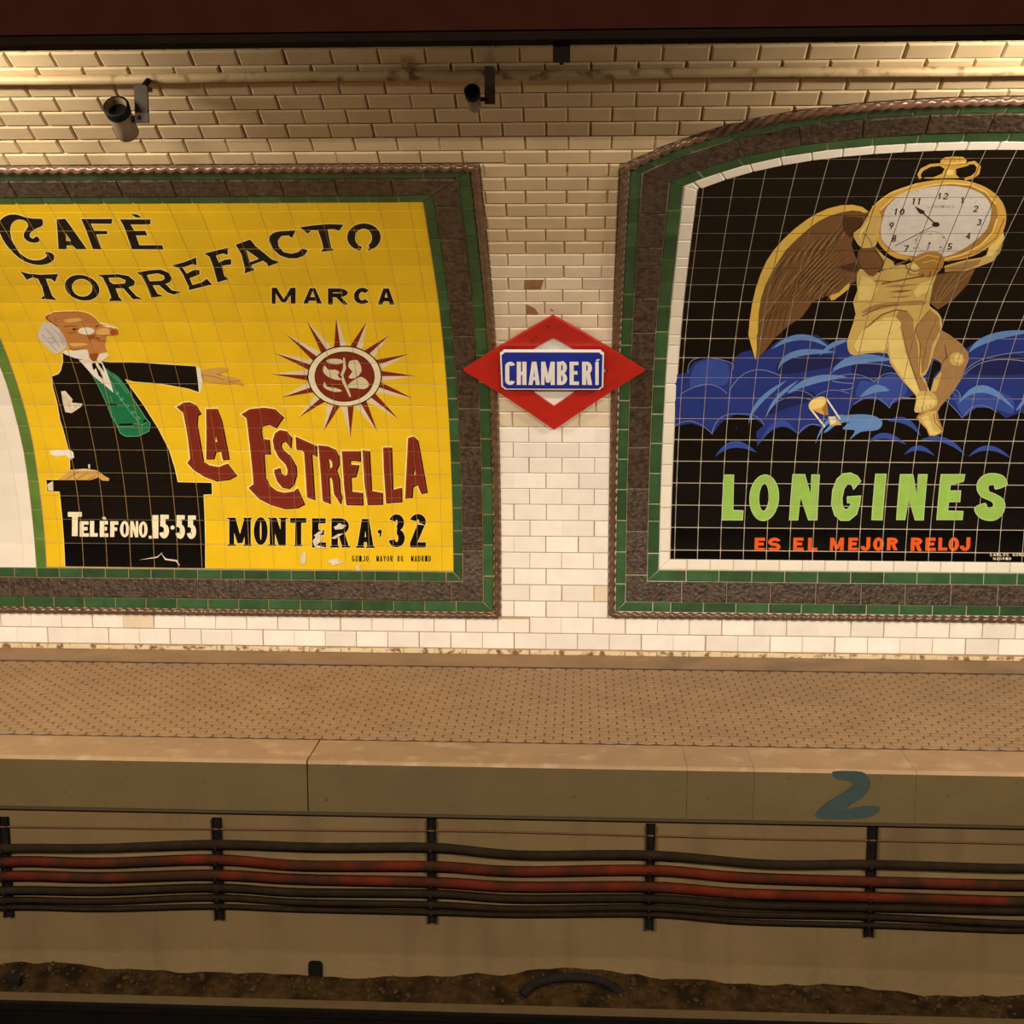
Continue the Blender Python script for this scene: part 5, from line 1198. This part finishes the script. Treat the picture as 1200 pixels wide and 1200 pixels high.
# loose stones
mb = MB(); rnd = random.Random(3)
for k in range(1500):
    x = rnd.uniform(-2.7, 2.2); y = WY - 0.02 - rnd.random() ** 1.5 * 0.9
    z = GZ + 0.03 * mnoise.noise((x * 1.7, y * 2, 0)) + 0.016 * mnoise.noise((x * 9, y * 9, 3)) + 0.055 * math.exp(-((y - WY) / 0.12) ** 2) * (0.55 + 0.5 * mnoise.noise((x * 1.1, 4, 0))) + 0.045 * math.exp(-((x - 0.02) / 0.24) ** 2) * math.exp(-((y - WY) / 0.15) ** 2) - 0.05 * min(1, max(0, (WY - y - 0.1) / 0.3))
    r = rnd.uniform(0.005, 0.017); R = Matrix.Rotation(rnd.uniform(0, 6), 3, 'Z') @ Matrix.Rotation(rnd.uniform(0, 6), 3, 'X')
    oc = [(1, 0, 0), (-1, 0, 0), (0, 1, 0), (0, -1, 0), (0, 0, 1), (0, 0, -1)]
    mb.add([R @ Vector((q[0] * r * rnd.uniform(.7, 1.2), q[1] * r * rnd.uniform(.7, 1.2), q[2] * r * rnd.uniform(.5, .9))) + Vector((x, y, z + r * .2)) for q in oc], [(0, 2, 4), (2, 1, 4), (1, 3, 4), (3, 0, 4), (2, 0, 5), (1, 2, 5), (3, 1, 5), (0, 3, 5)])
tag(mb.build('gravel', 'stone'), 'loose dirty gravel along the foot of the platform wall', 'gravel', kind='stuff')
# rail on sleepers
RY, RZ = -2.02, -0.727
rail = empty('track_rail', (0, RY, RZ - 0.14), 'dark steel running rail parallel to the platform at the bottom of the view', 'rail')
def extr(prof_, x0, x1, mi=0):
    m = MB(); n = len(prof_); m.add([(x0, y, z) for y, z in prof_] + [(x1, y, z) for y, z in prof_], [(k, (k + 1) % n, n + (k + 1) % n, n + k) for k in range(n)] + [tuple(reversed(range(n))), tuple(range(n, 2 * n))], mi); return m
child(extr([(RY - .033, RZ - .008), (RY - .026, RZ), (RY + .026, RZ), (RY + .033, RZ - .008), (RY + .033, RZ - .032), (RY - .033, RZ - .032)], -9, 9).build('rail_head', 'rail_side', None), rail)
mb = MB(); mb.box((0, RY, RZ + 0.0008), (18, 0.052, 0.0016)); child(mb.build('running_surface', 'rail_head', None), rail)
child(extr([(RY - .009, RZ - .032), (RY + .009, RZ - .032), (RY + .009, RZ - .125), (RY - .009, RZ - .125)], -9, 9).build('rail_web', 'rail_side', None), rail)
child(extr([(RY - .065, RZ - .14), (RY - .065, RZ - .13), (RY - .009, RZ - .118), (RY + .009, RZ - .118), (RY + .065, RZ - .13), (RY + .065, RZ - .14)], -9, 9).build('rail_foot', 'rail_side', None), rail)
# drain hole in the wall, curved cable in the dirt, stub post
dc = Vector(ony(370, 1136, WY)); e = empty('drain_outlet', dc - Vector((0, 0, 0.03)), 'small dark drain outlet low in the platform wall', 'drain')
hw_, hh_ = 0.025, 0.033
mb = MB(); n = 20; pr = [(hw_ * math.copysign(abs(math.cos(q)) ** .45, math.cos(q)), hh_ * math.copysign(abs(math.sin(q)) ** .45, math.sin(q))) for q in (2 * math.pi * k / n for k in range(n))]
out_, in_ = [(dc.x + a * 1.12, WY - 0.006, dc.z + b * 1.1) for a, b in pr], [(dc.x + a, WY - 0.006, dc.z + b) for a, b in pr]; bk = [(dc.x + a, WY - 0.001, dc.z + b) for a, b in pr]; ob = [(dc.x + a * 1.12, WY, dc.z + b * 1.1) for a, b in pr]
mb.add(ob + out_ + in_ + bk, [(i * n + k, i * n + (k + 1) % n, (i + 1) * n + (k + 1) % n, (i + 1) * n + k) for i in range(3) for k in range(n)]); child(mb.build('outlet_rim', 'iron', None), e)
mb = MB(); mb.add(bk, [tuple(range(n))]); child(mb.build('outlet_dark_plate', 'fixture_black', None), e)  # flat black plate stands in for the shade inside the drain
w = [ony(x, y, yy) for x, y, yy in ((612, 1166, -1.64), (630, 1152, -1.60), (660, 1146, -1.585), (692, 1147, -1.585), (712, 1153, -1.60), (728, 1166, -1.62), (735, 1182, -1.65))]
mb = MB(); mb.tube(spline(w), 0.017, 8); tag(mb.build('buried_cable', 'iron', None, True), 'dark cable arching out of the dirt at the wall foot', 'cable')
pc = Vector(ony(17, 1156, -1.66)); mb = MB(); mb.box((pc.x, -1.66, pc.z - 0.02), (0.045, 0.03, 0.12), 0, Matrix.Rotation(0.1, 3, 'Y')); mb.box((pc.x, -1.66, pc.z + 0.035), (0.055, 0.036, 0.014), 0, Matrix.Rotation(0.1, 3, 'Y'))
tag(mb.build('marker_stub', 'iron'), 'short dark stub post in the gravel at the left edge', 'post')
